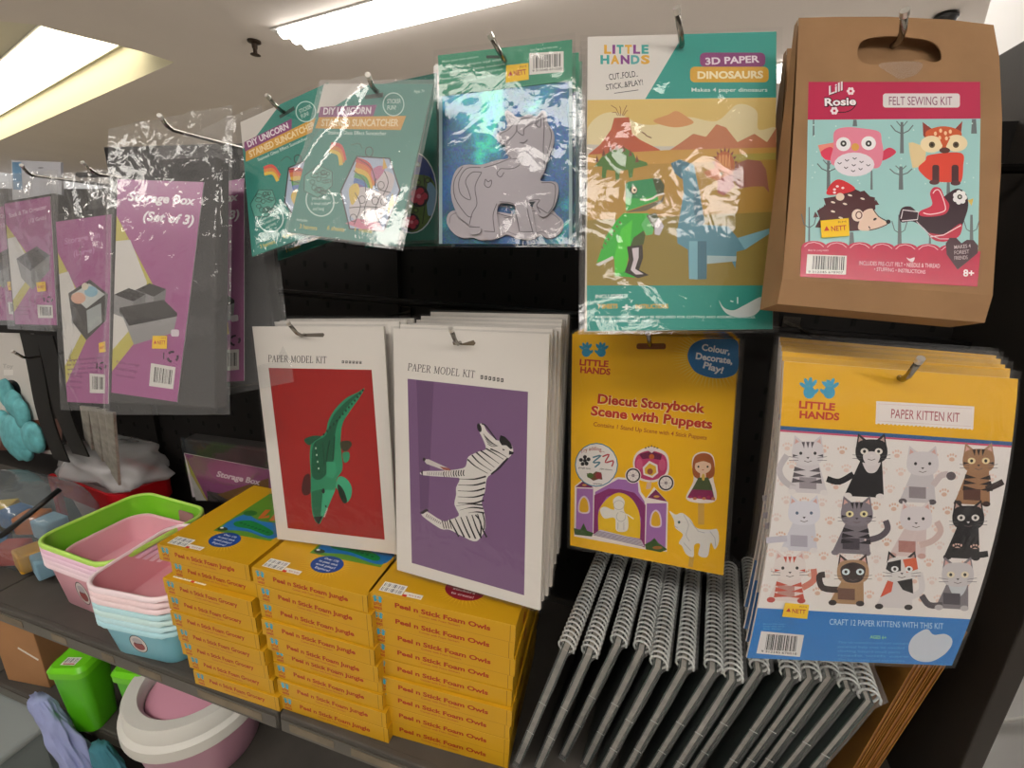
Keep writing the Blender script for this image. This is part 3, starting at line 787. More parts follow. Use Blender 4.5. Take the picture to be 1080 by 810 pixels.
    A.rrect(702, 462, 738, 560, 12, '#4c2c30'); A.rrect(802, 462, 838, 560, 12, '#4c2c30'); A.ell(712, 552, 26, 13, '#5a3438'); A.ell(822, 556, 26, 13, '#5a3438')
    A.z(840, 190, 4.909)
    for x, w, y0, y1, br in ((65, 10, 140, 320, 1), (388, 12, -10, 50, 0), (538, 20, -20, 50, 0), (285, 28, 270, 335, 0), (533, 22, 180, 340, 1), (690, 12, 280, 330, 0), (905, 20, 180, 330, 1)):
        A.poly([(x - w * .3, y0), (x + w * .3, y0), (x + w * .5, y1), (x - w * .5, y1)], '#6a7274')
        if br:
            for sg in (-1, 1): A.line([(x, y0 + (y1 - y0) * .6), (x + sg * 26, y0 + (y1 - y0) * .5), (x + sg * 40, y0 + (y1 - y0) * .2)], 5, '#6a7274')
    sp = []
    for k in range(26):
        a = math.radians(100 + k * 225 / 25); r_ = 1.0 if k % 2 else .86
        sp.append((258 + 172 * r_ * math.cos(a), 190 + 150 * r_ * math.sin(a)))
    A.poly([(95, 245), (120, 200), (105, 160), (150, 130), (140, 95), (200, 85), (230, 55), (300, 45), (330, 60), (350, 55), (380, 85), (405, 90), (408, 150), (380, 180), (340, 260), (280, 265), (150, 250)], '#4c2328')
    for k in range(14): x = 100 + k * 24; y = 175 - 110 * math.sin(min(1, k / 9) * math.pi / 2) + max(0, k - 9) * 12; A.poly([(x - 14, y + 20), (x - 4, y - 12), (x + 14, y + 16)], '#4c2328')
    A.sm([(155, 75), (170, 30), (205, 0), (245, 5), (300, 40), (285, 60), (220, 75)], '#cc2c34')
    for x, y in ((195, 50), (210, 34), (238, 42), (195, 66)): A.ell(x, y, 8, 6, '#f2dcdc', n=10)
    A.ell(224, 88, 22, 20, '#e6cdb8')
    for x, y in ((188, 116), (250, 124), (188, 163), (340, 98), (275, 80), (228, 196)): A.ell(x, y, 12, 5, '#e8d8c8', rot=15, n=10)
    A.poly(crv([(320, 255), (330, 200), (350, 160), (395, 150), (430, 195), (470, 222), (455, 240), (380, 262)], True, 5), '#e8c8b4')
    A.line([(395, 150), (425, 190), (475, 222), (420, 250), (375, 260)], 5, '#3a2020', smooth=3); A.ell(474, 216, 12, 11, '#2c1a1c'); A.ell(405, 203, 10, 6, '#2c1a1c', rot=-30)
    A.ell(315, 183, 30, 32, '#ecd4c4'); A.ring(322, 182, 15, 18, 6, '#6a3c38'); A.line([(372, 240), (380, 252)], 6, '#3a2020')
    A.poly(crv([(530, 190), (545, 145), (590, 138), (640, 170), (720, 130), (770, 80), (830, 45), (875, 70), (888, 130), (870, 200), (830, 290), (760, 320), (700, 300), (660, 250), (600, 215), (545, 220)], True, 5), '#37222c')
    A.poly(crv([(680, 275), (760, 280), (850, 225), (845, 285), (790, 315), (720, 315)], True, 5), '#bc3048')
    A.line([(690, 295), (760, 285), (850, 235)], 5, '#f0d4da'); A.line([(540, 200), (550, 155), (630, 165), (625, 205), (545, 212)], 5, '#e8dce0'); A.line([(620, 215), (690, 285), (740, 305), (800, 305)], 4, '#d8c4cc')
    A.poly(crv([(690, 70), (710, 38), (745, 45), (765, 90), (790, 130), (770, 175), (700, 190), (640, 185), (640, 160), (700, 130)], True, 5), '#c8344c')
    A.line([(705, 70), (720, 52), (742, 60), (770, 140), (755, 165), (690, 178), (655, 170)], 5, '#f4dade', smooth=3)
    for k in range(7): A.ell(844 + 24 * math.cos(k * .9), 90 + 24 * math.sin(k * .9), 14, 14, '#f0ecec', n=12)
    A.ell(844, 90, 22, 22, '#f0ecec'); A.ell(843, 88, 13, 13, '#3c3a36'); A.ell(843, 88, 6, 6, '#cfcac0'); A.poly([(885, 105), (915, 95), (905, 135)], '#d8b85c')
    RB = '#b81c44'
    A.poly([(24, 345), (952, 370), (935, 552), (18, 500)], RB)
    for k in range(7): A.ell(90 + k * 118, 345 + k * 3.2, 64, 30, RB)
    A.poly([(740, 350), (800, 420), (940, 440), (940, 500), (700, 500)], RB)
    for k in range(7): A.line([(40 + k * 118, 345 + k * 3.2), (60 + k * 118, 328 + k * 3.2), (90 + k * 118, 322 + k * 3.2), (120 + k * 118, 330 + k * 3.2), (140 + k * 118, 346 + k * 3.2)], 4, '#eab4c2')
    A.poly([(770, 330), (790, 300), (825, 300), (852, 328), (880, 310), (915, 312), (938, 340), (935, 380), (832, 465), (775, 385)], '#4a3038')
    for i, t_ in enumerate(('MAKES 4', 'FOREST', 'FRIENDS')): A.text(t_, (815, 358 + i * 28), (900 - i * 8, 350 + i * 30), 20, '#c8b4b8', .004)
    A.text('8+', (860, 498), (916, 500), 36, '#f6e6ea', .03)
    A.text('INCLUDES PRE-CUT FELT \u2022 NEEDLE & THREAD', (322, 440), (740, 456), 22, '#f2ccd6', .008); A.text('\u2022 STUFFING \u2022 INSTRUCTIONS', (400, 470), (665, 486), 20, '#f2ccd6', .008)
    A.sm([(568, 402), (585, 408), (610, 402), (600, 425), (580, 418)], '#f0dfe4')
    A.text('Made for young makers', (60, 368), (165, 368), 10, '#eab4c2', .01)
    A.poly([(55, 384), (260, 392), (255, 490), (48, 484)], '#e6e2dc'); A.bars([(85, 392), (250, 397), (246, 468), (80, 462)], 22, '#26262a', 3)
    A.text('9 312345 678907', (60, 480), (240, 484), 11, '#3a3a3a', .01)
    A.build('label_card', INKG, G.root, label='pink and mint printed label')
    sticker(G, [(840 + 120 / 4.909, 190 + 213 / 4.909), (840 + 265 / 4.909, 190 + 200 / 4.909), (840 + 270 / 4.909, 190 + 292 / 4.909), (840 + 125 / 4.909, 190 + 302 / 4.909)])
    hz2 = [hz(*p) for p in ((468, 268), (640, 262), (628, 310), (560, 332), (520, 315))]
    A = G.art(start=5); A.sm(hz2, '#cbbcb0'); A.build('hang_tab', FILM2, G.root, label='clear plastic hang tab')
rnd0 = random.Random(5)
paper_bag()
dup(G.root, G.at(0.050, 0.004, -0.004, 0.5), label='second brown paper bag hanging behind the front felt kit bag', skip=('label_card', 'price_sticker', 'hang_tab'))

# ===== kitten pack (bows outward)
K = Pack('craft_pack', 'paper kitten kit pack with twelve kittens and blue bottom band', 'craft kit pack', (0.2148, 0.460, -0.0839, -7.89, 1.01, 17.13), 'paper kitten packs')
KH = 0.285
def kbow(z):
    t = max(0.0, min(1.0, -z / KH)); return -0.011 * (1 - (2 * t - 1) ** 2)
def kpx(x, y):
    d = ray(x, y); o = K.inv @ EYE; e = (K.inv.to_3x3() @ d); z = -0.1
    for _ in range(5):
        t = (kbow(z) - o.y) / e.y; z = o.z + e.z * t
    return (o.x + e.x * t, z)
K.px = kpx
def kitten_pack():
    zs = [-KH * i / 16 for i in range(1, 16)]
    B = bend_x(zs, kbow)
    A = K.art()
    q = [(826.8, 381), (1073.8, 399.7), (1003.8, 702), (787.7, 694)]
    mb = MB(); mb.prism(K.quad(q), 0, 0.002)
    YL = '#e8b012'
    A.z(780, 360, 3.523)
    A.z(0, 0, 1)
    cl, cr_ = K.quad(q)[0], K.quad(q)[1]; bl, br_ = K.quad(q)[3], K.quad(q)[2]
    # bands drawn in the card's own space so that they meet its edges exactly
    def band(t0l, t1l, t0r, t1r, col):
        a = Vector(cl).lerp(Vector(bl), t0l); b = Vector(cr_).lerp(Vector(br_), t0r); c = Vector(cr_).lerp(Vector(br_), t1r); d = Vector(cl).lerp(Vector(bl), t1l)
        n = len(A.v); X = [p.x for p in (a, b, c, d)]; Z = [p.y for p in (a, b, c, d)]; hh = A.layer(min(X), max(X), min(Z), max(Z)) * A.eps
        for p in (a, b, c, d): A.v.append((p.x, -hh, p.y)); A.c.append(lin(col))
        A.f.append((n, n + 1, n + 2, n + 3)); A.fm.append(0)
    def frac(px_, left):
        p = Vector(K.px(*px_)); a, b = (Vector(cl), Vector(bl)) if left else (Vector(cr_), Vector(br_))
        return (p - a).dot(b - a) / (b - a).length_squared
    yl, yr = frac((823, 449), True), frac((1066, 466), False)
    bl0, br0 = frac((796, 641), True), frac((1021, 653), False)
    band(0, 1, 0, 1, '#e9e3df'); band(0, yl, 0, yr, YL)
    band(yl, yl + .012, yr, yr + .012, '#2f5a8c'); band(yl + .012, yl + .018, yr + .012, yr + .018, '#c85070')
    band(bl0, 1, br0, 1, '#1273c0')
    A.z(780, 360, 3.523)
    hands(A, 222, 130, 370, 218, '#3a9cc0')
    A.text('LITTLE', (220, 247), (354, 257), 27, '#c23a26', .04); A.text('HANDS', (222, 284), (370, 293), 27, '#c23a26', .04)
    A.poly([(508, 222), (872, 242), (868, 326), (505, 304)], '#efe6e2')
    for k in range(24): A.ell(512 + k * 15.4, 226 + k * .85, 5, 4, '#efe6e2', n=8); A.ell(509 + k * 15.4, 304 + k * .9, 5, 4, '#efe6e2', n=8)
    A.line([(516, 232), (862, 250), (860, 316), (514, 296)], 2, '#e4c8c0', True)
    A.text('PAPER KITTEN KIT', (562, 285), (816, 300), 36, '#b05a64', .004)
    # paw prints
    A.z(0, 0, 1)
    pr = random.Random(4)
    for j in range(9):
        for i in range(12):
            v = (j + .5) / 9; u = (i + .5 + .4 * (j % 2)) / 12.4
            x = (822 + (797 - 822) * v) * (1 - u) + (1062 + (1022 - 1062) * v) * u; y = (462 + 168 * v) * (1 - u) + (478 + 166 * v) * u
            c = pr.choice(('#e2bfae', '#e6cdc2', '#e3cfc8', '#dcb8a4'))
            A.ell(x, y + 1, 3, 2.3, c, n=8)
            for k in range(4): A.ell(x - 4 + k * 2.7, y - 2.5 - (1.5 if k in (1, 2) else 0), 1.15, 1.5, c, n=6)
    def kitten(cx, cy, x0, x1, yb, body, head, ear, eye='#2a2a2a', eyew=None, patch='#a89a9a', paw='#e4dedc', stripes=None, tail=None, tailc=None, mask=None, bib=None, sl=2.0, whisk=True, snout=None):
        if tail: A.line(tail, 6.5, tailc or body, smooth=4)
        A.poly([(cx - 11, cy + 8), (cx + 11, cy + 9), (x1 - 1, yb), (x0 + 1, yb - sl)], body)
        if bib: A.sm([(cx - 9, cy + 8), (cx + 9, cy + 9), (cx + 6, cy + 20), (cx, cy + 23), (cx - 6, cy + 20)], bib)
        if patch: A.poly([((x0 + x1) / 2 - 9, yb - 18), ((x0 + x1) / 2 + 9, yb - 17), ((x0 + x1) / 2 + 9, yb - 5), ((x0 + x1) / 2 - 9, yb - 6)], patch)
        if stripes:
            for k in range(3):
                yy = cy + 16 + k * 6
                A.poly([(cx - 14 - k, yy - 2), (cx - 2, yy + 2), (cx - 15 - k, yy + 3)], stripes); A.poly([(cx + 12 + k, yy - 1), (cx + 1, yy + 3), (cx + 13 + k, yy + 4)], stripes)
        A.ell(x0 + 5, yb - 2.5, 4.5, 3, paw, n=10); A.ell(x1 - 5, yb - 1.5, 4.5, 3, paw, n=10)
        for sg in (-1, 1): A.poly([(cx + sg * 16, cy - 6), (cx + sg * 14, cy - 19), (cx + sg * 4, cy - 11)], ear); A.poly([(cx + sg * 14, cy - 9), (cx + sg * 13, cy - 15.5), (cx + sg * 8, cy - 11)], '#d8a8a0' if ear != '#1d1b1e' else '#b89890')
        A.poly(crv([(cx - 16, cy - 6), (cx - 9, cy - 12), (cx + 9, cy - 12), (cx + 16, cy - 6), (cx + 16, cy + 6), (cx + 8, cy + 12), (cx - 8, cy + 12), (cx - 16, cy + 6)], True, 4), head)
        if mask: A.sm([(cx - 13, cy - 4), (cx, cy - 10), (cx + 13, cy - 4), (cx + 8, cy + 10), (cx - 8, cy + 10)], mask)
        if snout: A.sm([(cx - 9, cy + 4), (cx, cy), (cx + 9, cy + 4), (cx + 5, cy + 14), (cx - 5, cy + 14)], snout)
        if stripes:
            for k in (-1, 0, 1): A.poly([(cx + k * 5 - 1.8, cy - 12), (cx + k * 5 + 1.8, cy - 12), (cx + k * 4, cy - 5)], stripes)
            for sg in (-1, 1): A.poly([(cx + sg * 16, cy + 1), (cx + sg * 10, cy + 2.5), (cx + sg * 16, cy + 4)], stripes)
        for sg in (-1, 1):
            if eyew: A.ell(cx + sg * 7.5, cy, 4.2, 3.4, eyew, n=12)
            A.ell(cx + sg * 7.5, cy, 1.7, 1.8, eye, n=8)
        A.poly([(cx - 1.8, cy + 4), (cx + 1.8, cy + 4), (cx, cy + 6)], '#2c2426' if head != '#1d1b1e' else '#e8e0e0')
        A.line([(cx - 4, cy + 8), (cx, cy + 9.4), (cx + 4, cy + 8)], .7, '#6a5a5a')
        if whisk:
            for sg in (-1, 1):
                for k in (0, 1): A.line([(cx + sg * 10, cy + 5 + k * 2.5), (cx + sg * 20, cy + 3.5 + k * 4)], .5, '#5a5456')
    BK, WH = '#1d1b1e', '#dcd6d6'
    kitten(852, 478, 830, 874, 521, '#d4cdd0', '#dad4d6', '#d4cdd0', stripes='#5a5458', tail=[(838, 515), (826, 506), (822, 494), (830, 480)], tailc='#c4bdc0', patch='#9c9298')
    kitten(919, 476, 889, 933, 525, BK, BK, BK, eyew='#e8e2da', bib='#dcd4d4', snout='#e0d8d8', patch=None, tail=[(900, 500), (885, 508), (872, 505)], tailc=BK)
    kitten(973, 489, 947, 988, 531, '#c9c3c6', '#d6d0d2', '#d2cacc', patch='#8e8488', paw='#5e565a', tail=[(984, 512), (992, 502), (1000, 500)], tailc='#cbbcbc', whisk=False)
    A.ell(1003, 502, 5, 4.5, '#5c5458')
    kitten(1032, 486, 1005, 1045, 533, '#9c7454', '#a07858', '#a88468', eyew='#e8d8a8', stripes='#2a2020', patch='#5c3a30', paw='#3a2624', tail=[(1040, 516), (1050, 512), (1058, 508)], tailc='#3a2c2a')
    kitten(848, 541, 822, 863, 582, '#d2d0d8', '#dcdae2', '#d8d6de', eye='#5a6c84', patch='#b0aab8', tail=[(830, 568), (818, 569), (808, 570)], tailc='#c4c0cc', whisk=False)
    kitten(903.5, 542, 876, 919, 585, '#7c747c', '#857d86', '#7c747c', eyew='#e8dca8', stripes='#221e24', patch='#48424a', paw='#7c747c', tail=[(914, 570), (928, 566), (936, 558), (934, 549)], tailc='#5a525a')
    kitten(966, 547, 936, 977, 588, '#d8c6c4', '#dcd4d6', '#dcd2d2', patch='#b07c74', paw='#c8a098', tail=[(970, 575), (984, 570), (992, 560), (988, 550)], tailc='#d2b8b2', whisk=False)
    kitten(1021, 546, 994, 1034, 590, BK, BK, BK, eyew='#e4e0da', patch=None, paw=BK, tail=[(1028, 586), (1042, 584)], tailc=BK)
    kitten(833, 599, 808, 850, 635, '#e2d4d0', '#e4dad6', '#e0d2ce', stripes='#c4503c', patch='#b88880', paw='#b8443c', tail=[(846, 620), (858, 612), (858, 600)], tailc='#cc7a68')
    kitten(899.5, 603, 873, 912, 638, '#a4805c', '#b08a68', '#3a2a2a', eyew='#dcecf0', mask='#352829', patch='#6c4a3c', paw='#2e2424', tail=[(886, 622), (868, 620), (864, 608), (870, 606)], tailc='#352829')
    kitten(951, 600, 922, 963, 642, '#d8d2d2', '#dedad8', BK, eyew='#e8ecec', patch=None, paw='#2a2426', tail=[(960, 630), (972, 622), (970, 604)], tailc='#d8d2d2')
    A.poly([(936, 593), (950, 590), (950, 602), (940, 604), (934, 600)], BK); A.poly([(952, 590), (966, 588), (968, 600), (956, 604)], '#d4603c'); A.poly([(946, 613), (962, 610), (963, 626), (952, 622)], BK); A.poly([(928, 630), (936, 612), (942, 614), (940, 624)], '#cc5238')
    for x in (943.5, 958.5): A.ell(x, 600, 4, 3.2, '#e8ecec', n=10); A.ell(x, 600, 1.7, 1.8, '#2a2a2a', n=8)
    kitten(1010, 606, 985, 1022, 643, '#7a747a', '#ccc6c8', '#7c767c', eyew='#e6dcc0', patch='#44404a', bib='#c8ccd0', paw='#b8b2b4', tail=[(994, 638), (980, 638), (972, 628)], tailc='#4c464c')
    A.z(790, 620, 4.696)
    A.text('CRAFT 12 PAPER KITTENS WITH THIS KIT', (398, 182), (962, 204), 30, '#b8d4ea', .004)
    A.text('AGES 6+', (598, 250), (680, 254), 16, '#7fc48c', .03)
    lorem(A, 440, 274, 790, 360, 5, 11, '#4a9ad4', ('This kit contains card and stickers', 'parental help may be needed', 'choking hazard small parts', 'made with care'), .02)
    A.poly(crv([(790, 290), (810, 245), (850, 215), (885, 205), (915, 232), (970, 228), (1004, 252), (1000, 290), (960, 335), (900, 365), (840, 362), (800, 335)], True, 5), '#c8d0dc')
    A.poly([(60, 214), (272, 234), (252, 342), (36, 324)], '#e2dedc'); A.bars([(90, 228), (246, 240), (236, 316), (78, 306)], 22, '#26262a', 8)
    A.text('9 312345 670018', (60, 318), (236, 332), 11, '#3a3a3a', .01)
    lorem(A, 70, 182, 180, 206, 3, 7, '#5aa4d8', ('Made for little makers', 'keep this card', 'for later'))
    A.build('card', INK, K.root, merge=(mb, '#d8d0c8'), bend=B)
    S = lambda x, y: (790 + x / 4.696, 620 + y / 4.696)
    o = sticker(K, [S(175, 70), S(294, 80), S(284, 150), S(160, 138)])
    for v in o.data.vertices: v.co.y += kbow(v.co.z)
    f = K.film([(822, 375.5), (1075, 391), (1004.5, 703), (786, 696.5)], .0016, .0022, 26, 36, 11, back=.003, fold=((.98, 0, .98, 1, .02, .8), (.02, 0, .02, 1, .02, .8)))
    for v in f.data.vertices: v.co.y += kbow(v.co.z)
    A = K.art(start=20)
    A.z(780, 360, 3.523); A.rrect(552, 152, 675, 174, 8, '#7a5a1c'); A.rrect(556, 157, 670, 172, 7, '#2c1e0c')
    A.build('hang_slot', INK, K.root)
kitten_pack()
for k in range(4):
    dup(K.root, K.at(0.014 + 0.013 * k, 0.001 + 0.0025 * k, 0.006 + .002 * k, -0.6 * k, .5 * (k % 2)), label='yellow-topped kitten kit pack behind the front kitten pack')

# ===== storybook puppets pack
J = Pack('craft_pack', 'yellow storybook puppet scene pack with blue oval and castle', 'craft kit pack', (0.0067, 0.550, -0.0875, -4.42, -5.23, -6.53), 'yellow puppet packs')
def puppets():
    A = J.art(); A.clamp = (601, 352, 779, 607); q = [(603.5, 352), (780.5, 357), (763, 607), (601.4, 575)]
    mb = MB(); mb.prism(J.quad(q), 0, .002)
    Y = '#f6bc06'
    A.poly(q, Y)
    A.z(580, 340, 2.892)
    A.burst(496, 105, 80, 58, 128, 100, 34, .035, '#f6cf4c', 20, 235)
    hands(A, 88, 58, 180, 108, '#2f8fb4')
    A.text('LITTLE', (90, 130), (178, 136), 19, '#c23a26', .04); A.text('HANDS', (92, 153), (184, 160), 19, '#c23a26', .04)
    A.poly([p for p in crv([(420, 100), (432, 70), (465, 52), (510, 50), (572, 58), (574, 140), (550, 165), (500, 170), (450, 155), (428, 130)], True, 5)], '#2a78b4')
    for i, (t_, x0, x1) in enumerate((('Colour,', 462, 548), ('Decorate,', 444, 556), ('Play!', 466, 526))): A.text(t_, (x0, 84 + i * 27), (x1, 98 + i * 29), 20, '#eef2f4', .035)
    for dx, c in ((3, '#f6dc9a'), (0, '#c4321c')):
        b_ = .07 if dx else .035
        A.text('Diecut Storybook', (145, 246 + dx * .3), (472, 276 + dx * .3), 29, c, b_); A.text('Scene with Puppets', (124, 282 + dx * .3), (494, 324 + dx * .3), 29, c, b_)
    A.text('Contains 1 Stand Up Scene with 4 Stick Puppets', (132, 316), (478, 358), 13, '#b8501c', .015)
    A.z(600, 460, 5.783)
    A.burst(330, 420, 30, 30, 330, 260, 40, .03, '#f2c23a')
    # castle
    W, P1, P2, P3 = '#f2e6e0', '#a870b4', '#8a2c6c', '#b886c4'
    A.poly([(36, 305), (95, 255), (150, 305), (300, 250), (425, 262), (440, 340), (470, 380), (520, 310), (605, 405), (598, 705), (460, 690), (32, 610)], W)
    A.poly([(48, 318), (148, 322), (145, 605), (42, 585)], P1); A.poly([(160, 340), (300, 262), (420, 272), (425, 340), (462, 400), (460, 670), (150, 590)], P1)
    A.poly([(475, 410), (596, 408), (588, 700), (468, 680)], P1)
    A.poly([(155, 360), (240, 320), (320, 325), (400, 345), (468, 420), (462, 680), (432, 665), (440, 500), (400, 400), (310, 345), (230, 370), (180, 450), (178, 580), (150, 600)], P2)
    A.poly(crv([(180, 580), (182, 460), (230, 385), (300, 345), (370, 370), (420, 440), (436, 520), (434, 625)], False, 5), '#efc21e')
    A.burst(240, 610, 12, 8, 130, 90, 9, .06, '#d8981c', 190, 350)
    A.poly([(40, 310), (95, 268), (150, 315)], '#7c2458'); A.poly([(480, 375), (530, 325), (600, 400)], '#7c2458'); A.ell(95, 298, 14, 6, '#d8a04c'); A.ell(535, 368, 18, 7, '#d8a04c')
    for x, y in ((92, 415), (530, 500)): A.sm([(x - 32, y + 48), (x - 30, y - 20), (x, y - 52), (x + 30, y - 20), (x + 32, y + 52)], '#e8d0dc'); A.sm([(x - 24, y + 42), (x - 22, y - 14), (x, y - 42), (x + 22, y - 14), (x + 24, y + 44)], '#e6b023')
    A.poly([(150, 600), (190, 570), (440, 632), (460, 672)], '#d8ccd8')
    for k in range(5): A.line([(150 + k * 6, 602 - k * 6), (456 - k * 4, 672 - k * 9)], 3, '#6a5a6a')
    A.poly([(30, 560), (70, 570), (90, 530), (110, 575), (150, 590), (140, 612), (36, 600)], '#3c5a2a'); A.poly([(462, 660), (500, 640), (522, 620), (545, 650), (600, 690), (560, 708), (470, 690)], '#3c5a2a'); A.ell(540, 680, 30, 10, '#a8682c')
    # uncoloured knight
    A.sm([(270, 390), (305, 365), (340, 395), (335, 450), (360, 500), (355, 575), (290, 575), (280, 500), (215, 500), (190, 450), (220, 430), (275, 450)], '#efe9df')
    A.ring(305, 420, 32, 28, 3, '#b8b0ac'); A.ring(318, 490, 28, 30, 3, '#b8b0ac'); A.line([(300, 525), (298, 570)], 3, '#b8b0ac'); A.line([(335, 525), (335, 572)], 3, '#b8b0ac'); A.line([(220, 440), (280, 455), (360, 480), (395, 505)], 7, '#efe9df')
    # round badge
    A.ell(168, 175, 132, 134, '#2f7f9c'); A.ell(168, 175, 126, 128, '#efe9e4')
    A.text('Try adding...', (72, 108), (218, 100), 24, '#a8382c', .01, 0, 18)
    for dx, dy in ((-24, 0), (0, -18), (22, -4), (10, 22), (-14, 24), (0, 4)): A.ell(98 + dx, 145 + dy, 12, 12, '#1f1c20', n=12)
    A.line([(145, 130), (195, 118), (148, 160), (190, 160), (158, 190)], 9, '#4a7c8c', smooth=4); A.line([(205, 125), (245, 112), (222, 160), (270, 150), (262, 185)], 9, '#b83a44', smooth=4)
    A.poly([(108, 225), (140, 235), (165, 215), (198, 222), (205, 265), (180, 262), (150, 272), (118, 250)], '#6a4a2c'); A.ell(130, 240, 20, 16, '#4c6a2c'); A.ell(182, 240, 20, 22, '#8c2c34')
    A.text('google eyes', (58, 195), (132, 202), 10, '#3a3436', .01); A.text('pipe cleaners', (190, 202), (264, 210), 10, '#3a3436', .01); A.text('sequins', (148, 292), (202, 296), 10, '#3a3436', .01)
    # carriage
    A.sm([(392, 150), (420, 95), (500, 65), (590, 100), (612, 170), (598, 240), (520, 280), (430, 265), (400, 215)], W)
    A.sm([(402, 155), (428, 108), (500, 88), (580, 115), (600, 172), (585, 232), (515, 268), (440, 255), (410, 210)], '#c03a6c'); A.ell(430, 170, 20, 34, '#d05a80'); A.ell(570, 175, 22, 36, '#d05a80')
    A.poly([(425, 110), (500, 92), (568, 112), (560, 145), (500, 135), (450, 140)], '#6c1c44'); A.ell(505, 125, 16, 16, '#c4622c')
    for k in range(5): A.line([(505, 100), (468 + k * 18, 72 - 6 * (2 - abs(k - 2)))], 5, '#e8d8dc'); A.ell(468 + k * 18, 72 - 6 * (2 - abs(k - 2)), 5, 5, '#3c2434', n=8)
    A.poly([(455, 235), (450, 190), (490, 150), (540, 175), (545, 225), (510, 255)], W); A.poly([(464, 228), (462, 196), (492, 165), (530, 184), (534, 220), (508, 242)], '#e4b42c'); A.ell(495, 215, 18, 18, '#a05a3c')
    for x, y, r_ in ((392, 240, 44), (592, 285, 46)): A.ell(x, y, r_ + 5, r_ + 5, W); A.ell(x, y, r_, r_, '#2c2028'); A.ell(x, y, r_ - 9, r_ - 9, '#efe6e2'); A.ell(x, y, 9, 9, '#2c2028'); [A.line([(x - (r_ - 9) * math.cos(a), y - (r_ - 9) * math.sin(a)), (x + (r_ - 9) * math.cos(a), y + (r_ - 9) * math.sin(a))], 2, '#b8a8b0') for a in (0, .8, 1.57, 2.36)]
    A.poly([(475, 285), (505, 275), (500, 320), (470, 325)], '#e0b89c')
    # doll on a stick
    A.rect(788, 395, 826, 540, '#d8a850')
    A.sm([(750, 170), (765, 115), (820, 95), (875, 115), (890, 180), (880, 250), (900, 385), (810, 408), (715, 380), (760, 270)], W)
    A.sm([(755, 225), (765, 130), (822, 103), (876, 130), (888, 230), (850, 262), (790, 262)], '#a85a2c'); A.ell(818, 185, 50, 44, '#eccaae'); A.poly(crv([(765, 165), (780, 125), (822, 110), (866, 125), (876, 168), (820, 152)], True, 4), '#a85a2c')
    for x in (790, 846): A.ell(x, 186, 6, 7, '#2a1c1c', n=10)
    A.ell(818, 206, 6, 3, '#c4605c'); A.rect(800, 222, 836, 262, '#eccaae')
    A.poly([(790, 252), (850, 252), (870, 300), (890, 390), (722, 372), (765, 300)], '#4c5a34'); A.poly([(752, 325), (872, 330), (892, 392), (722, 374)], '#8a2456')
    for k in range(6): A.ell(740 + k * 28, 370 + (k % 2) * 10, 12, 9, '#c87a4c' if k % 2 else '#a82c5c', n=10)
    A.ell(820, 250, 10, 22, '#d8b44c')
    # uncoloured unicorn on a stick
    A.poly([(735, 735), (765, 735), (755, 800), (728, 795)], '#d8a850')
    A.sm([(612, 455), (650, 478), (690, 468), (740, 505), (780, 560), (860, 570), (905, 570), (915, 640), (890, 690), (865, 650), (845, 735), (790, 725), (800, 660), (765, 665), (760, 735), (715, 720), (690, 670), (670, 650), (695, 600), (650, 560), (640, 510)], '#efeae4')
    A.ell(672, 525, 8, 9, '#2c5a58'); A.line([(700, 480), (730, 540), (715, 600), (735, 640)], 3, '#b4b0b0', smooth=3); A.line([(735, 510), (790, 580), (830, 590)], 3, '#b4b0b0'); A.line([(860, 580), (890, 620), (895, 670)], 3, '#b4b0b0'); A.line([(700, 650), (745, 700)], 3, '#b4b0b0'); A.line([(640, 545), (665, 560)], 3, '#b4b0b0')
    A.z(580, 340, 2.892); A.rrect(264, 64, 354, 82, 7, '#8a4c12')
    A.build('card', INK, J.root, merge=(mb, '#a87a14'))
    J.film([(600.5, 350), (786, 357), (767.5, 610), (598.5, 577)], .0014, .0024, 24, 30, 21, back=.003, fold=((.97, 0, .97, 1, .02, .9),))
puppets()
for k in range(4):
    dup(J.root, J.at(0.016 + 0.018 * k, .001 * k, -.001 * k, -.4 * k), label='yellow puppet scene pack hanging behind the front puppet pack')

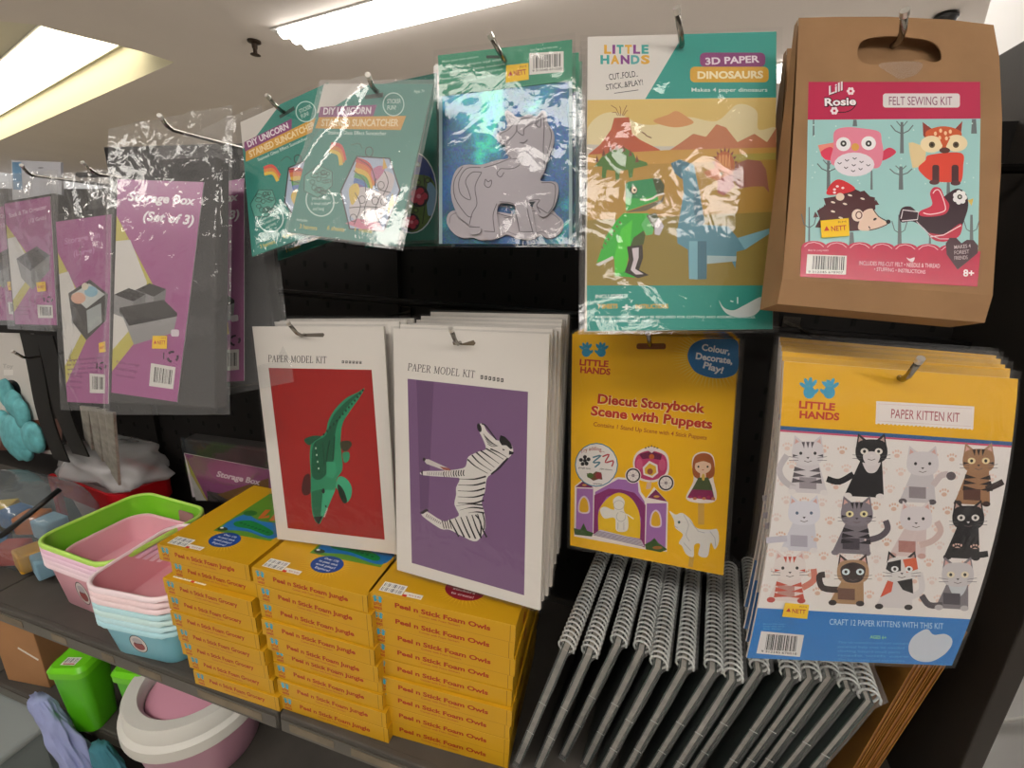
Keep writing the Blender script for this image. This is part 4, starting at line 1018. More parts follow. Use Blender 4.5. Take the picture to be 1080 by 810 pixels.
# ===== paper model kits
WHT = '#e6e0d8'
def white_pack(P, q, name_px):
    A = P.art(); mb = MB(); mb.prism(P.quad(q), 0, .0045)
    A.poly(q, WHT); return A, mb
H = Pack('paper_model_pack', 'white paper model kit pack with green crocodile on red', 'craft kit pack', (-0.4348, 0.520, -0.1094, -4.61, -4.10, 3.31), 'crocodile model packs')
def crocodile():
    q = [(266, 344.4), (404.6, 344.4), (418.8, 584.7), (292.6, 568.4)]
    A, mb = white_pack(H, q, None)
    A.z(260, 320, 2.4556)
    A.serif('PAPER MODEL KIT', (56, 151), (208, 155), 17, '#3a3634', .055)
    for k in range(6): A.rect(247 + k * 9, 148 + k * .3, 253 + k * 9, 155 + k * .3, '#5a5652'); A.rect(249 + k * 9, 150, 250.5 + k * 9, 153, WHT)
    A.poly([(57, 167), (324, 172), (358, 612), (107, 582)], '#9e201d')
    A.z(300, 400, 5.06)
    D, M, Lt = '#185a3e', '#2c8a62', '#3fa67c'
    A.poly(crv([(428, 48), (390, 70), (330, 100), (270, 160), (235, 220), (215, 290), (150, 330), (135, 400), (140, 500), (140, 580), (150, 720), (182, 772), (205, 740), (270, 590), (280, 530), (310, 480), (305, 400), (300, 330), (310, 240), (350, 170), (400, 100)], True, 5), M)
    A.poly(crv([(415, 62), (340, 110), (275, 175), (245, 230), (220, 300), (160, 340), (145, 420), (150, 520), (200, 530), (260, 440), (265, 330), (290, 220), (350, 130)], True, 5), D)
    A.sm([(105, 322), (150, 302), (195, 305), (165, 328), (130, 352)], '#1c5238'); A.sm([(300, 335), (345, 328), (360, 350), (330, 385), (305, 372)], '#3c3a26'); A.sm([(310, 395), (345, 390), (345, 430), (320, 445)], M)
    A.sm([(290, 520), (330, 530), (360, 580), (350, 640), (315, 660), (290, 600), (275, 570)], Lt); A.sm([(285, 560), (315, 590), (335, 650), (315, 660), (290, 610)], '#14301f')
    A.sm([(105, 520), (135, 510), (140, 600), (110, 620), (92, 590)], '#4c1a18')
    A.poly([(145, 600), (200, 585), (205, 650), (190, 740), (165, 740), (150, 700)], '#1d6a48'); A.poly([(205, 590), (272, 590), (230, 690), (205, 740), (195, 720)], Lt)
    A.poly([(155, 735), (205, 730), (182, 775)], '#141c18'); A.ell(208, 596, 8, 14, '#101815'); A.ell(221, 678, 4, 6, '#101815')
    A.poly([(225, 440), (270, 440), (280, 490), (260, 530), (225, 520)], '#379a70')
    for k in range(14): t_ = k / 13; x = 425 - 185 * t_ - 60 * t_ * t_ * .4; y = 55 + 235 * t_; A.ell(x - 6, y + 4, 5, 7, '#0f2c20', n=8)
    for k in range(9): A.ell(165 + k * 2.5, 350 + k * 18, 4, 6, '#c8d4c0' if k % 2 else '#0f3c28', n=8); A.ell(240 - k * 2, 330 + k * 13, 5, 6, '#0f3c28', n=8); A.ell(205 + k, 340 + k * 14, 4, 5, '#12402c', n=8); A.ell(268 - k, 310 + k * 14, 5, 6, '#0f3424', n=8)
    for k in range(6): A.line([(225 - k * 3, 690 + k * 8), (232 - k * 3, 694 + k * 8)], 4, '#dfe8dc')
    A.z(260, 330, 6.75); A.poly([(380, 165), (395, 148), (545, 143), (556, 155), (545, 172), (400, 170)], '#6a6258')
    A.build('card', INK, H.root, merge=(mb, '#dcd6cc'))
    H.film([(264, 341.5), (407, 342), (421, 587), (290.5, 570)], .0009, .0016, 14, 20, 31, back=.005)
crocodile()
for k in range(3):
    dup(H.root, H.at(0.020 + 0.012 * k, 0.012 + .004 * k, 0.005 + .001 * k, -.5), label='white crocodile model kit pack behind the front crocodile pack')
I = Pack('paper_model_pack', 'white paper model kit pack with zebra on purple, front of its hook', 'craft kit pack', (-0.2044, 0.500, -0.0927, -6.63, -3.93, -6.51), 'zebra model packs')
def zebra():
    q = [(414.8, 346.5), (579.7, 352.6), (569.5, 643.8), (418.8, 601)]
    A, mb = white_pack(I, q, None)
    A.z(260, 320, 2.4556)
    A.serif('PAPER MODEL KIT', (417, 173), (592, 193), 18, '#3a3634', .055)
    for k in range(6): A.rect(606 + k * 10.5, 186 + k * 1.6, 613 + k * 10.5, 196 + k * 1.6, '#5a5652'); A.rect(608 + k * 10.5, 189 + k * 1.6, 610 + k * 10.5, 193 + k * 1.6, WHT)
    A.poly([(417, 195), (729, 229), (719, 756), (428, 672)], '#7a5a80')
    A.poly([(440, 198), (485, 203), (470, 545), (450, 540)], '#6a4c70')
    A.z(420, 440, 5.4)
    A.poly(crv([(140, 545), (160, 535), (250, 590), (290, 585), (345, 560), (330, 520), (320, 490), (330, 440), (330, 400), (350, 350), (300, 342), (140, 330), (140, 308), (260, 305), (370, 290), (390, 260), (400, 225), (460, 195), (500, 180), (480, 120), (460, 80), (452, 50), (475, 35), (490, 50), (510, 85), (570, 135), (590, 105), (640, 150), (655, 195), (630, 230), (600, 250), (540, 315), (505, 350), (495, 420), (475, 480), (490, 540), (497, 630), (465, 690), (430, 707), (350, 670), (290, 640), (240, 635), (140, 565)], True, 3), '#ddd8d2')
    A.poly([(145, 240), (175, 240), (285, 290), (270, 305), (160, 265)], '#cfc8c2'); A.poly([(235, 280), (290, 290), (300, 305), (260, 300)], '#a05a4c')
    K_ = '#151315'
    for a, b, c in (((395, 240), (440, 280), (510, 320)), ((420, 215), (460, 258), (530, 305)), ((445, 200), (490, 240), (548, 285)), ((470, 190), (520, 225), (575, 265)), ((500, 178), (545, 205), (600, 240)), ((525, 180), (570, 200), (618, 228))): A.line([a, b, c], [9, 7, 3], K_, smooth=3)
    for k in range(5): y = 345 + k * 34; A.line([(500 - k * 3, y - 8), (430, y - 2 + 10), (340, y + 6)], [10, 9, 3], K_, smooth=4)
    for k, (x0, y0, x1, y1) in enumerate(((485, 520, 350, 530), (480, 500, 330, 505), (490, 545, 400, 545))): A.line([(x0, y0), ((x0 + x1) / 2, y0 - 6), (x1, y1)], [9, 8, 2], K_, smooth=4)
    for k in range(6): x = 300 + k * 32; A.line([(x - 8, 580 - k * 6), (x + 18, 630), (x + 45, 680 + (3 - abs(k - 3)) * 4)], [5, 8, 9], K_, smooth=4)
    A.line([(440, 555), (470, 600), (470, 680)], 8, K_, smooth=4); A.line([(480, 540), (492, 590), (490, 640)], 7, K_, smooth=4)
    for k in range(9): x = 262 + k * 14; A.line([(x, 308 - k), (x - 4, 322), (x + 2, 342 - k)], 6 if k > 3 else 3.5, K_, smooth=3)
    for k in range(12): A.line([(165 + k * 9, 312), (167 + k * 9, 332)], 2.5, '#5a5456')
    for k in range(9): A.line([(165 + k * 10, 550 + k * 6), (158 + k * 10, 568 + k * 5)], 3.5, '#3a3638')
    for k in range(4): A.line([(250 + k * 14, 588), (262 + k * 14, 635)], 5, K_)
    A.ell(462, 60, 12, 26, K_, rot=-15); A.line([(475, 38), (500, 50), (560, 130)], 7, K_, smooth=4)
    for k in range(5): A.line([(485 + k * 6, 95 + k * 14), (505 + k * 8, 118 + k * 12), (540 + k * 7, 150 + k * 3)], 3.5, K_, smooth=3)
    A.poly([(575, 135), (582, 102), (610, 112), (640, 145), (652, 178), (640, 182), (615, 160), (590, 160)], K_); A.poly([(632, 190), (660, 200), (652, 212), (630, 214)], K_)
    A.line([(625, 232), (580, 285), (530, 325)], 10, K_); A.ell(600, 185, 7, 4, K_, rot=30)
    A.poly([(122, 545), (160, 520), (175, 530), (140, 552)], '#2a2024'); A.poly([(128, 315), (140, 300), (140, 335)], '#2a2024'); A.ell(148, 240, 8, 10, '#2a2024')
    A.z(410, 335, 5.143); A.poly([(345, 130), (400, 140), (460, 122), (472, 138), (462, 152), (350, 148)], '#6a5c48')
    A.build('card', INK, I.root, merge=(mb, '#dcd6cc'))
    I.film([(413, 344), (582, 350.5), (571.5, 646), (417, 603)], .0009, .0016, 14, 20, 32, back=.005)
zebra()
zr = random.Random(8)
for k in range(8):
    dup(I.root, I.at(0.013 + 0.0145 * k, .002 + zr.uniform(-.002, .003), zr.uniform(-.002, .004) + .0012 * k, zr.uniform(-1.2, .6)), label='white zebra model kit pack in the row behind the front zebra pack')

# ===== holographic unicorn pack
E_ = Pack('craft_pack', 'holographic blue foil pack with grey unicorn cut-out', 'craft kit pack', (-0.1808, 0.540, 0.2096, -10.63, -4.02, 6.41), 'holographic unicorn packs')
def holo():
    q = [(462, 58.8), (603.5, 42), (603.5, 257), (463, 257)]
    foil = [(464, 100), (603.5, 84), (603.5, 257), (463, 257)]
    mb = MB(); mb.prism(E_.quad(foil), 0.0002, .003); mb.build('foil_sheet', holo_mat(), E_.root)
    A = E_.art(start=12)
    A.poly([(463, 100), (466.5, 100), (466.5, 257), (463, 257)], '#a8c4c8'); A.poly([(600, 84), (603.5, 84), (603.5, 257), (600, 257)], '#a8c4c8')
    A.build('edge_seal', INK, E_.root)
    A = E_.art(start=30)
    mb = MB(); mb.prism(E_.quad([(462, 58.8), (603.5, 42), (603.5, 85.3), (463.5, 101.5)]), -.0005, .0008)
    A.z(450, 10, 3.115)
    A.poly([(38, 152), (478, 100), (478, 235), (42, 285)], '#2b8a68')
    for i, (x1, s) in enumerate(((170, 'Make your own unicorn'), (250, 'colour the shapes and stick'), (258, 'suitable for little makers'), (250, 'keep away from small children'), (235, 'contents may vary from those'))):
        A.text(s, (52, 170 + i * 19 + 6), (x1, 170 + i * 16 - (x1 - 52) * .09), 8, '#a8d4c0', .01)
    A.text('Ages 6+ not for little ones', (340, 138), (430, 126), 7, '#a8d4c0', .01)
    A.poly([(337, 145), (450, 138), (450, 206), (338, 216)], '#e4e0da'); A.bars([(350, 152), (442, 146), (442, 188), (350, 196)], 22, '#2a2a2c', 4); A.text('9 312345 671220', (348, 206), (444, 198), 7, '#3a3a3a', .01)
    A.rrect(196, 152, 262, 162, 4, '#14382c')
    A.build('header_card', INK, E_.root, merge=(mb, '#1f6e54'), label='teal printed header card')
    o = sticker(E_, [(450 + 262 / 3.115, 10 + 186 / 3.115), (450 + 335 / 3.115, 10 + 178 / 3.115), (450 + 336 / 3.115, 10 + 232 / 3.115), (450 + 260 / 3.115, 10 + 243 / 3.115)])
    # the raised foam unicorn standing on a cloud
    z0 = lambda x, y: (460 + x / 5.06, 100 + y / 5.06)
    GR, LN = '#b4adb4', '#5c565c'
    cloud = crv([(62, 690), (70, 640), (110, 620), (160, 640), (260, 640), (340, 630), (420, 640), (500, 600), (560, 620), (620, 620), (645, 645), (680, 680), (672, 730), (630, 765), (590, 768), (560, 750), (520, 772), (440, 770), (380, 750), (340, 765), (250, 780), (200, 765), (150, 768), (100, 745)], True, 3)
    body = crv([(370, 110), (395, 100), (440, 135), (500, 118), (540, 130), (565, 100), (590, 110), (598, 165), (628, 210), (630, 270), (600, 350), (580, 420), (560, 470), (640, 475), (655, 520), (635, 600), (590, 655), (550, 650), (520, 600), (505, 580), (520, 650), (540, 760), (500, 778), (450, 770), (445, 700), (425, 610), (400, 590), (345, 590), (330, 640), (345, 740), (320, 775), (265, 775), (250, 720), (240, 745), (190, 750), (180, 700), (130, 660), (95, 580), (88, 500), (110, 420), (160, 385), (245, 385), (330, 360), (390, 350), (375, 310), (375, 280), (345, 265), (328, 235), (345, 210), (375, 200), (385, 165)], True, 3)
    mb = MB(); mb.prism([E_.px(*z0(*p)) for p in cloud], -.0035, -.0012)
    A = E_.art(start=1, eps=2e-5); A.to3 = lambda x, z, h: (x, -.0035 - h, z); A.z(460, 100, 5.06)
    A.line(crv([(76, 690), (84, 650), (120, 635), (170, 650)], False, 4), 2.5, LN); A.line(crv([(365, 660), (420, 655), (520, 625), (620, 640), (665, 685), (655, 722), (615, 750), (560, 735), (510, 755), (440, 755), (385, 735), (355, 745), (360, 690)], False, 4), 2.5, LN)
    A.build('foam_cloud', INK, E_.root, merge=(mb, '#b8b0b6'), label='grey foam cloud cut-out')
    mb = MB(); mb.prism([E_.px(*z0(*p)) for p in body], -.0062, -.0037)
    A = E_.art(start=1, eps=2e-5); A.to3 = lambda x, z, h: (x, -.0062 - h, z); A.z(460, 100, 5.06)
    L = lambda *p: A.line(list(p), 4.2, LN, smooth=4)
    L((380, 115), (400, 160)); L((380, 115), (435, 150)); L((435, 150), (390, 200), (360, 215), (342, 230), (350, 255), (385, 262), (430, 215), (436, 175)); L((540, 140), (470, 140), (436, 175), (440, 210), (470, 230), (475, 195), (520, 165)); L((525, 180), (570, 115), (580, 190)); L((535, 175), (562, 140), (558, 188), (535, 175))
    L((580, 190), (575, 300), (580, 390)); L((600, 180), (618, 240), (580, 380)); L((450, 268), (475, 268), (492, 252)); A.line([(450, 268), (470, 272), (490, 258)], 6, LN)
    L((385, 265), (380, 310), (405, 350), (440, 352), (468, 342), (450, 385), (410, 405), (350, 405)); L((405, 350), (330, 380), (262, 400)); L((350, 405), (330, 430), (350, 450), (368, 425))
    L((245, 400), (170, 405), (130, 470), (140, 540), (190, 570), (180, 520), (165, 470), (200, 425), (250, 425)); L((150, 395), (105, 470), (110, 560), (170, 650), (200, 660)); L((250, 425), (215, 500), (225, 590), (200, 640), (185, 700)); L((330, 590), (310, 650), (318, 735)); L((345, 580), (415, 590), (430, 640), (450, 740)); L((490, 575), (495, 640), (520, 740)); L((500, 575), (555, 570), (540, 600), (560, 640)); L((565, 480), (635, 490), (630, 590), (600, 640)); L((185, 712), (240, 715)); L((262, 735), (320, 738)); L((452, 738), (524, 738)); L((540, 605), (595, 640)); L((335, 600), (385, 610), (415, 660), (330, 640))
    A.poly([(500, 580), (535, 578), (520, 598), (505, 600)], '#1c2a34')
    L((270, 460), (285, 475), (300, 465), (300, 490), (285, 505), (265, 490), (270, 460))
    A.build('foam_unicorn', INK, E_.root, merge=(mb, GR), label='grey foam unicorn cut-out')
    E_.film([(460, 58), (607, 40), (608, 260), (460.5, 259.5)], .0018, .0085, 26, 34, 41, back=.004, cr=.3, fold=((.42, .42, .40, .62, .03, 1.2), (.40, .62, .46, .72, .02, 1), (.04, .05, .1, .4, .04, .8)))
holo()
for k in range(2):
    dup(E_.root, E_.at(0.028 + 0.024 * k, .003, -.002, -.5), label='holographic unicorn pack hanging behind the front foil pack')

# ===== teal suncatcher packs
def teal_pack(P, q, full, xmax=None):
    A = P.art(); mb = MB()
    q0 = q
    if xmax:                                        # the part of the card that would lie past the pack's cut edge
        A.clamp = (0, 0, xmax, 800); u = (xmax - q[0][0]) / (q[1][0] - q[0][0]); v = (xmax - q[3][0]) / (q[2][0] - q[3][0])
        q0 = [q[0], (xmax, q[0][1] + (q[1][1] - q[0][1]) * u), (xmax, q[3][1] + (q[2][1] - q[3][1]) * v), q[3]]
    mb.prism(P.quad(q0), 0, .002)
    TEAL = '#2a877a'
    A.poly(q0, TEAL)
    a, b, c, d = (Vector(p) for p in q)
    L = lambda u, v: tuple(a.lerp(b, u).lerp(d.lerp(c, u), v))
    S = lambda pts: [L(*p) for p in pts]
    w = (b - a).length; up = (d - a).length
    A.poly(S([(0, 0), (.42, 0), (.14, .155), (-.0, .20)]), '#d8d2ca')
    A.poly(S([(0.02, .155), (.53, .135), (.52, .215), (0.02, .225)]), '#8a3c78'); A.poly(S([(.03, .225), (.82, .20), (.80, .29), (.02, .30)]), '#d9a034')
    A.text('DIY UNICORN', L(.06, .205), L(.50, .192), up * .045, '#f4eaf0', .03, .15); A.text('STAINED SUNCATCHER', L(.07, .283), L(.77, .265), up * .047, '#f4e0b0', .03, .15)
    A.text('Stained Glass Effect Suncatcher', L(.15, .335), L(.68, .325), up * .024, '#d4ece4', .01)
    A.text('Ages 7+', L(.84, .055), L(.94, .055), up * .022, '#bfe0d4', .01)
    cx, cy = L(.68, .13); A.ring(cx, cy, w * .095, up * .075, w * .01, '#c8e4dc'); A.text('STICKER', L(.62, .125), L(.745, .122), up * .03, '#d8ece4', .01, .1); A.text('FUN!', L(.635, .165), L(.715, .163), up * .03, '#d8ece4', .01, .1)
    cx, cy = L(.225, .775); A.ring(cx, cy, w * .125, up * .10, w * .012, '#c8e4dc', rot=-25)
    for i in range(4): A.text(('no mess', 'peel the stickers', 'to reveal colour', 'and hang')[i], L(.15 + .03 * (i in (0, 3)), .735 + i * .035), L(.31 - .03 * (i in (0, 3)), .725 + i * .035), up * .022, '#bfe0d4', .01)
    for k, col in enumerate(('#d8524c', '#e08a3c', '#e6c244')): A.line(S([(.20 - k * .0 + .0, .40 + k * .022), (.29, .41 + k * .026), (.36 - k * .012, .50 + k * .016)]), up * .024, col, smooth=4)
    A.line(S([(.38, .40), (.45, .385), (.49, .42)]), w * .008, '#2a5a50', smooth=4)
    # outline hexagon at left
    hx = S([(.03, .62), (.13, .54), (.27, .58), (.30, .67), (.20, .755), (.06, .72)]); A.poly(hx, '#57a292'); A.line(hx, w * .008, '#1d4a42', True)
    rr_ = random.Random(3)
    for k in range(16): x, y = L(.07 + rr_.random() * .19, .58 + rr_.random() * .14); A.ring(x, y, w * (.015 + rr_.random() * .02), w * (.012 + rr_.random() * .015), w * .006, '#1d4a42', n=9)
    # the coloured suncatcher
    A.ring(*L(.56, .435), w * .034, up * .032, w * .009, '#23383a')
    hp = [(.46, .47), (.76, .47), (.92, .66), (.86, .92), (.55, .93), (.39, .70)]
    H_ = S(hp); A.poly(H_, '#b4c4dc')
    for k, col in enumerate(('#d04a48', '#e07c34', '#e6bc34', '#4c9a50', '#4a74b8', '#7a4c98')): A.line(S([(.46 + k * .006, .49 + k * .033), (.58, .52 + k * .030), (.68 - k * .014, .63 + k * .018)]), up * .033, col, smooth=4)
    A.sm(S([(.50, .70), (.58, .66), (.72, .68), (.82, .72), (.80, .86), (.66, .88), (.52, .84)]), '#dcd4d6'); A.sm(S([(.68, .60), (.74, .55), (.84, .58), (.84, .68), (.76, .70)]), '#d8ccd0'); A.sm(S([(.46, .68), (.52, .64), (.56, .70), (.52, .78)]), '#e0c04c')
    A.sm(S([(.62, .56), (.68, .52), (.74, .54), (.68, .62)]), '#c87a9c'); A.poly(S([(.72, .54), (.70, .46), (.76, .53)]), '#e0b04c')
    A.poly(S([(.50, .90), (.60, .86), (.80, .87), (.86, .92), (.70, .93)]), '#d8849c'); A.poly(S([(.86, .68), (.885, .73), (.92, .74), (.885, .77), (.86, .82), (.845, .77)]), '#e4c23c')
    for pts in ([(.52, .70), (.60, .78), (.58, .90)], [(.66, .70), (.64, .80), (.70, .90)], [(.76, .70), (.74, .80), (.82, .88)], [(.50, .80), (.66, .78), (.84, .78)], [(.68, .60), (.70, .66), (.84, .68)], [(.46, .48), (.62, .54), (.70, .66)], [(.46, .56), (.58, .62), (.62, .70)], [(.74, .55), (.80, .62), (.78, .70)]): A.line(S(pts), w * .007, '#2a2630', smooth=3)
    for p in ((.60, .74), (.72, .74), (.56, .86), (.66, .86), (.80, .74), (.74, .64)): A.ring(*L(*p), w * .03, up * .025, w * .006, '#2a2630', n=12)
    A.line(H_, w * .014, '#20202a', True)
    for i in range(3): A.text(('3 hangers', '6 sheets', '1 guide')[i], L(.10 + .25 * i, .965 - .012 * i), L(.26 + .25 * i, .965 - .012 * i), up * .03, '#c8bc5c', .02)
    A.text('Includes:', L(.06, .92), L(.16, .918), up * .02, '#bfe0d4', .01)
    A.poly(S([(.40, .075), (.56, .055), (.57, .085), (.41, .10)]), '#14382f')
    A.build('card', INK, P.root, merge=(mb, '#1f6e5e'))
D1 = Pack('craft_pack', 'tilted teal suncatcher pack at the left of the teal group', 'craft kit pack', (-0.4949, 0.560, 0.1747, -14.58, -14.98, -7.43), 'teal suncatcher packs')
teal_pack(D1, [(253.6, 129), (353, 84), (363, 236), (265.8, 270.4)], True, 346)
D1.film([(250, 127), (348, 85), (350, 246), (264, 274)], .0022, .003, 20, 26, 51, back=.003, fold=((.3, .1, .28, .35, .03, 1.2), (.6, .3, .95, .1, .03, .8)))
D2 = Pack('craft_pack', 'teal suncatcher pack with unicorn hexagon, front of the teal group', 'craft kit pack', (-0.3130, 0.500, 0.1703, -20.03, 4.35, -1.94), 'teal suncatcher packs')
teal_pack(D2, [(341.8, 88.5), (457, 88.5), (417.8, 259.6), (303, 244.6)], True)
D2.film([(339, 86.5), (460.5, 86), (423.5, 263), (301, 247)],   .0026, .003, 24, 32, 52, m=FILMH, back=.003, fold=((.40, .0, .0, .62, .10, 2.6), (.98, .2, .62, .7, .02, 1.2), (.62, .7, .3, .72, .02, 1.0)))
D3 = Pack('craft_pack', 'teal pack with round stained glass flower picture behind the front teal pack', 'craft kit pack', (-0.3567, 0.580, 0.1965, 1.47, -2.05, -10.43), 'teal suncatcher packs')
def flower_pack():
    q = [(350, 100), (460, 77), (462, 253), (368, 256)]
    A = D3.art(); mb = MB(); mb.prism(D3.quad(q), 0, .002); A.poly(q, '#1f6b5c')
    A.z(300, 100, 4.765)
    A.ell(640, 490, 128, 208, '#1c2030'); A.ell(640, 490, 122, 200, '#27408c')
    A.poly(crv([(560, 420), (640, 400), (740, 420), (762, 520), (720, 640), (640, 690), (560, 600)], True, 5), '#4c6a2c')
    for x in (600, 650, 700, 735): A.line([(x, 400), (x + 8, 520), (x - 6, 650)], 4, '#1a2418', smooth=3)
    A.poly(crv([(720, 440), (762, 480), (755, 580), (720, 600)], True, 4), '#7aa4c4')
    for x, y, r in ((676, 510, 46), (640, 640, 36)):
        A.ell(x, y, r + 4, (r + 4) * 1.1, '#1a141c'); 
        for k in range(5): a = k * 1.257; A.ell(x + r * .55 * math.cos(a), y + r * .55 * math.sin(a), r * .42, r * .42, '#b83048', n=12); A.line([(x, y), (x + r * math.cos(a + .6), y + r * math.sin(a + .6))], 3.5, '#1a141c')
        A.ell(x, y, r * .25, r * .25, '#d88090', n=10)
    for x, y in ((670, 350), (672, 440), (720, 430), (660, 580)): A.ell(x, y, 14, 14, '#1a141c', n=12); A.ell(x, y, 10, 10, '#7a98a8' if y < 400 else '#5c7c34', n=12)
    A.ring(640, 490, 126, 205, 6, '#c4d4dc')
    A.build('card', INK, D3.root, merge=(mb, '#195648'))
    D3.film([(347, 99), (463.5, 74), (466, 256), (366, 259)], .002, .003, 20, 26, 53, back=.003, fold=((.97, 0, .97, 1, .03, 1.2),))
flower_pack()
dup(D1.root, D1.at(0.03, .012, -.004, -2.0), label='teal suncatcher pack behind the tilted teal pack')
dup(D3.root, D3.at(0.03, .008, -.006, 1.0), label='rearmost teal flower picture pack beside the foil pack')

# ===== storage box packs
def storage_pack(name_label, pose, card, fabric, bag, group, draw, seed, thick=.022, bagtop=None):
    P = Pack('storage_box_pack', name_label, 'storage box pack', pose, group)
    mb = MB(); mb.prism(P.quad(fabric), .0012, thick)
    mb.build('folded_fabric', mat('dark_grey_fabric', '#2b2928', .85, bump=.25, bscale=400, vary=.15, vscale=30), P.root, bevel=.003)
    A = P.art(); m2 = MB(); m2.prism(P.quad(card), 0, .0010)
    a, b, c, d = (Vector(p) for p in card); A.poly(card, '#a2588c')
    L = lambda u, v: tuple(a.lerp(b, u).lerp(d.lerp(c, u), v))
    S = lambda pts: [L(*p) for p in pts]
    up = (d - a).length; w = (b - a).length
    A.poly(S([(0, .17), (.50, .48), (.50, .66), (0.0, .90)]), '#c2b65a'); A.poly(S([(0, .29), (.18, .28), (.42, .47), (.40, .62), (0.0, .80)]), '#d8d4ce')
    draw(P, A, L, S, up, w)
    A.poly(S([(.56, .84), (.92, .845), (.92, .945), (.56, .945)]), '#dcd8d2'); A.bars(S([(.62, .855), (.89, .86), (.89, .925), (.62, .925)]), 14, '#3a3438', seed)
    x, y = L(.86, .80); recycle(A, x, y, w * .06); A.rect(*(L(.72, .785)), *(L(.745, .815)), '#3a1c34')
    for i in range(3): A.text(('Fabric storage', 'foldable design', 'easy to clean')[i], L(.06, .86 + i * .03), L(.40 - .03 * i, .862 + i * .03), up * .014, '#7a3c6a', .01)
    A.build('insert_card', INKG, P.root, merge=(m2, '#e0d8dc'))
    f = P.film(bag, .0055, .0055, 26, 40, seed, 'plastic_bag', FILM2, cr=1.3, fold=((.95, .1, .95, .95, .05, .9), (.25, 0, .4, .16, .06, .8), (.7, 0, .6, .16, .05, .8)))
    return P
def boxes_picture(P, A, L, S, up, w):
    A.text('Storage', L(.13, .098), L(.62, .102), up * .042, '#f0e6ee', .035, .2); A.text('Box', L(.66, .102), L(.93, .106), up * .042, '#f0e6ee', .035, .2)
    A.text('(Set of 3)', L(.32, .185), L(.94, .195), up * .044, '#f0e6ee', .035, .2)
    def bx(x0, x1, y, h, dk, sk=.05, dep=.06):
        A.poly(S([(x0, y + dep * .6), (x0 + (x1 - x0) * .45, y), (x1, y + dep * .35), (x0 + (x1 - x0) * .62, y + dep)]), dk)
        A.poly(S([(x0, y + dep * .6), (x0 + (x1 - x0) * .62, y + dep), (x0 + (x1 - x0) * .62, y + dep + h), (x0, y + dep * .6 + h)]), '#8c8a8a'); A.poly(S([(x0 + (x1 - x0) * .62, y + dep), (x1, y + dep * .35), (x1, y + dep * .35 + h * .9), (x0 + (x1 - x0) * .62, y + dep + h)]), '#757373')
    bx(.28, .68, .475, .08, '#34302e'); bx(-.0, .42, .505, .09, '#34302e')
    A.poly(S([(.08, .60), (.66, .545), (.86, .60), (.22, .66)]), '#383432'); A.poly(S([(.08, .60), (.22, .66), (.86, .60), (.86, .615), (.22, .68), (.08, .62)]), '#2c2826')
    A.poly(S([(.10, .62), (.22, .68), (.86, .615), (.84, .69), (.30, .765)]), '#949292')
    A.rrect(*(L(.80, .677)), *(L(.92, .705)), w * .02, '#dcd0d8')
def organizer_picture(P, A, L, S, up, w):
    A.text('Sock & Tie Organizer', L(.08, .12), L(.92, .09), up * .035, '#dcbcd2', .02, .2); A.text('(12 Grids)', L(.5, .185), L(.9, .17), up * .032, '#dcbcd2', .02, .2)
    A.poly(S([(.16, .46), (.64, .375), (.92, .455), (.46, .57)]), '#3c3432'); A.poly(S([(.16, .46), (.46, .57), (.48, .72), (.24, .62)]), '#8e8c8a'); A.poly(S([(.46, .57), (.92, .455), (.90, .57), (.48, .72)]), '#7c7a78')
    for i in range(3):
        for j in range(3): x, y = L(.34 + i * .14 + j * .08, .465 - i * .026 + j * .03); A.ell(x, y, w * .05, up * .017, '#1f1a18', n=10)
def toybox_picture(P, A, L, S, up, w):
    A.text('Storage Bin', L(.14, .13), L(.8, .115), up * .034, '#c488b4', .02, .2); A.text('(Large)', L(.3, .20), L(.7, .19), up * .030, '#c488b4', .02, .2)
    A.poly(S([(.16, .40), (.60, .335), (.96, .42), (.92, .56), (.50, .66), (.22, .56)]), '#3a3634'); A.poly(S([(.22, .41), (.58, .355), (.90, .42), (.52, .49)]), '#c8ccc8'); A.ell(*L(.36, .43), w * .13, up * .032, '#d8a890'); A.ell(*L(.62, .40), w * .12, up * .03, '#8ab4c8'); A.ell(*L(.5, .37), w * .06, up * .02, '#e0d6c0')
    A.poly(S([(.52, .50), (.82, .465), (.84, .57), (.54, .625)]), '#a4aaa8')
    for i in range(4): A.text(('Large foldable bin', 'for toys and clothes', 'with side handles', 'and open top')[i], L(.05, .775 + i * .025), L(.85 - .1 * (i % 2), .76 + i * .025), up * .013, '#6f3460', .01)
PC = storage_pack('storage box set of three pack in crinkled clear bag, front of its hook', (-0.6512, 0.500, 0.0733, -13.44, 1.59, 3.51), [(124, 189), (215, 192), (186.7, 424), (117.5, 414)], [(126, 169), (228, 164), (226, 431), (119, 425)], [(119, 138), (249, 113), (246, 437), (113, 437)], 'storage box set packs', boxes_picture, 61)
sticker(PC, [(110 + 290 / 5.588, 300 + 303 / 5.588), (110 + 375 / 5.588, 300 + 303 / 5.588), (110 + 373 / 5.588, 300 + 380 / 5.588), (110 + 285 / 5.588, 300 + 378 / 5.588)])
dup(PC.root, PC.at(0.072, -.006, .004, -2.0, -9), label='storage box set pack just behind the front one, purple edge showing')
PB = storage_pack('toy storage bin pack under shiny clear film, left of the storage box set', (-0.9118, 0.560, 0.0249, -12.58, -6.05, -3.21), [(58.8, 234), (117.5, 226), (114, 426), (71, 424)], [(60, 225), (121, 216), (121, 424), (73, 425)], [(58, 186), (126, 178), (120, 434), (68, 432)], 'toy storage bin packs', toybox_picture, 62)
sticker(PB, [(105, 362), (112, 360), (112.5, 371), (105.5, 372)])
dup(PB.root, PB.at(0.05, .01, .0, 2.0), label='toy storage bin pack behind the front toy storage bin pack')
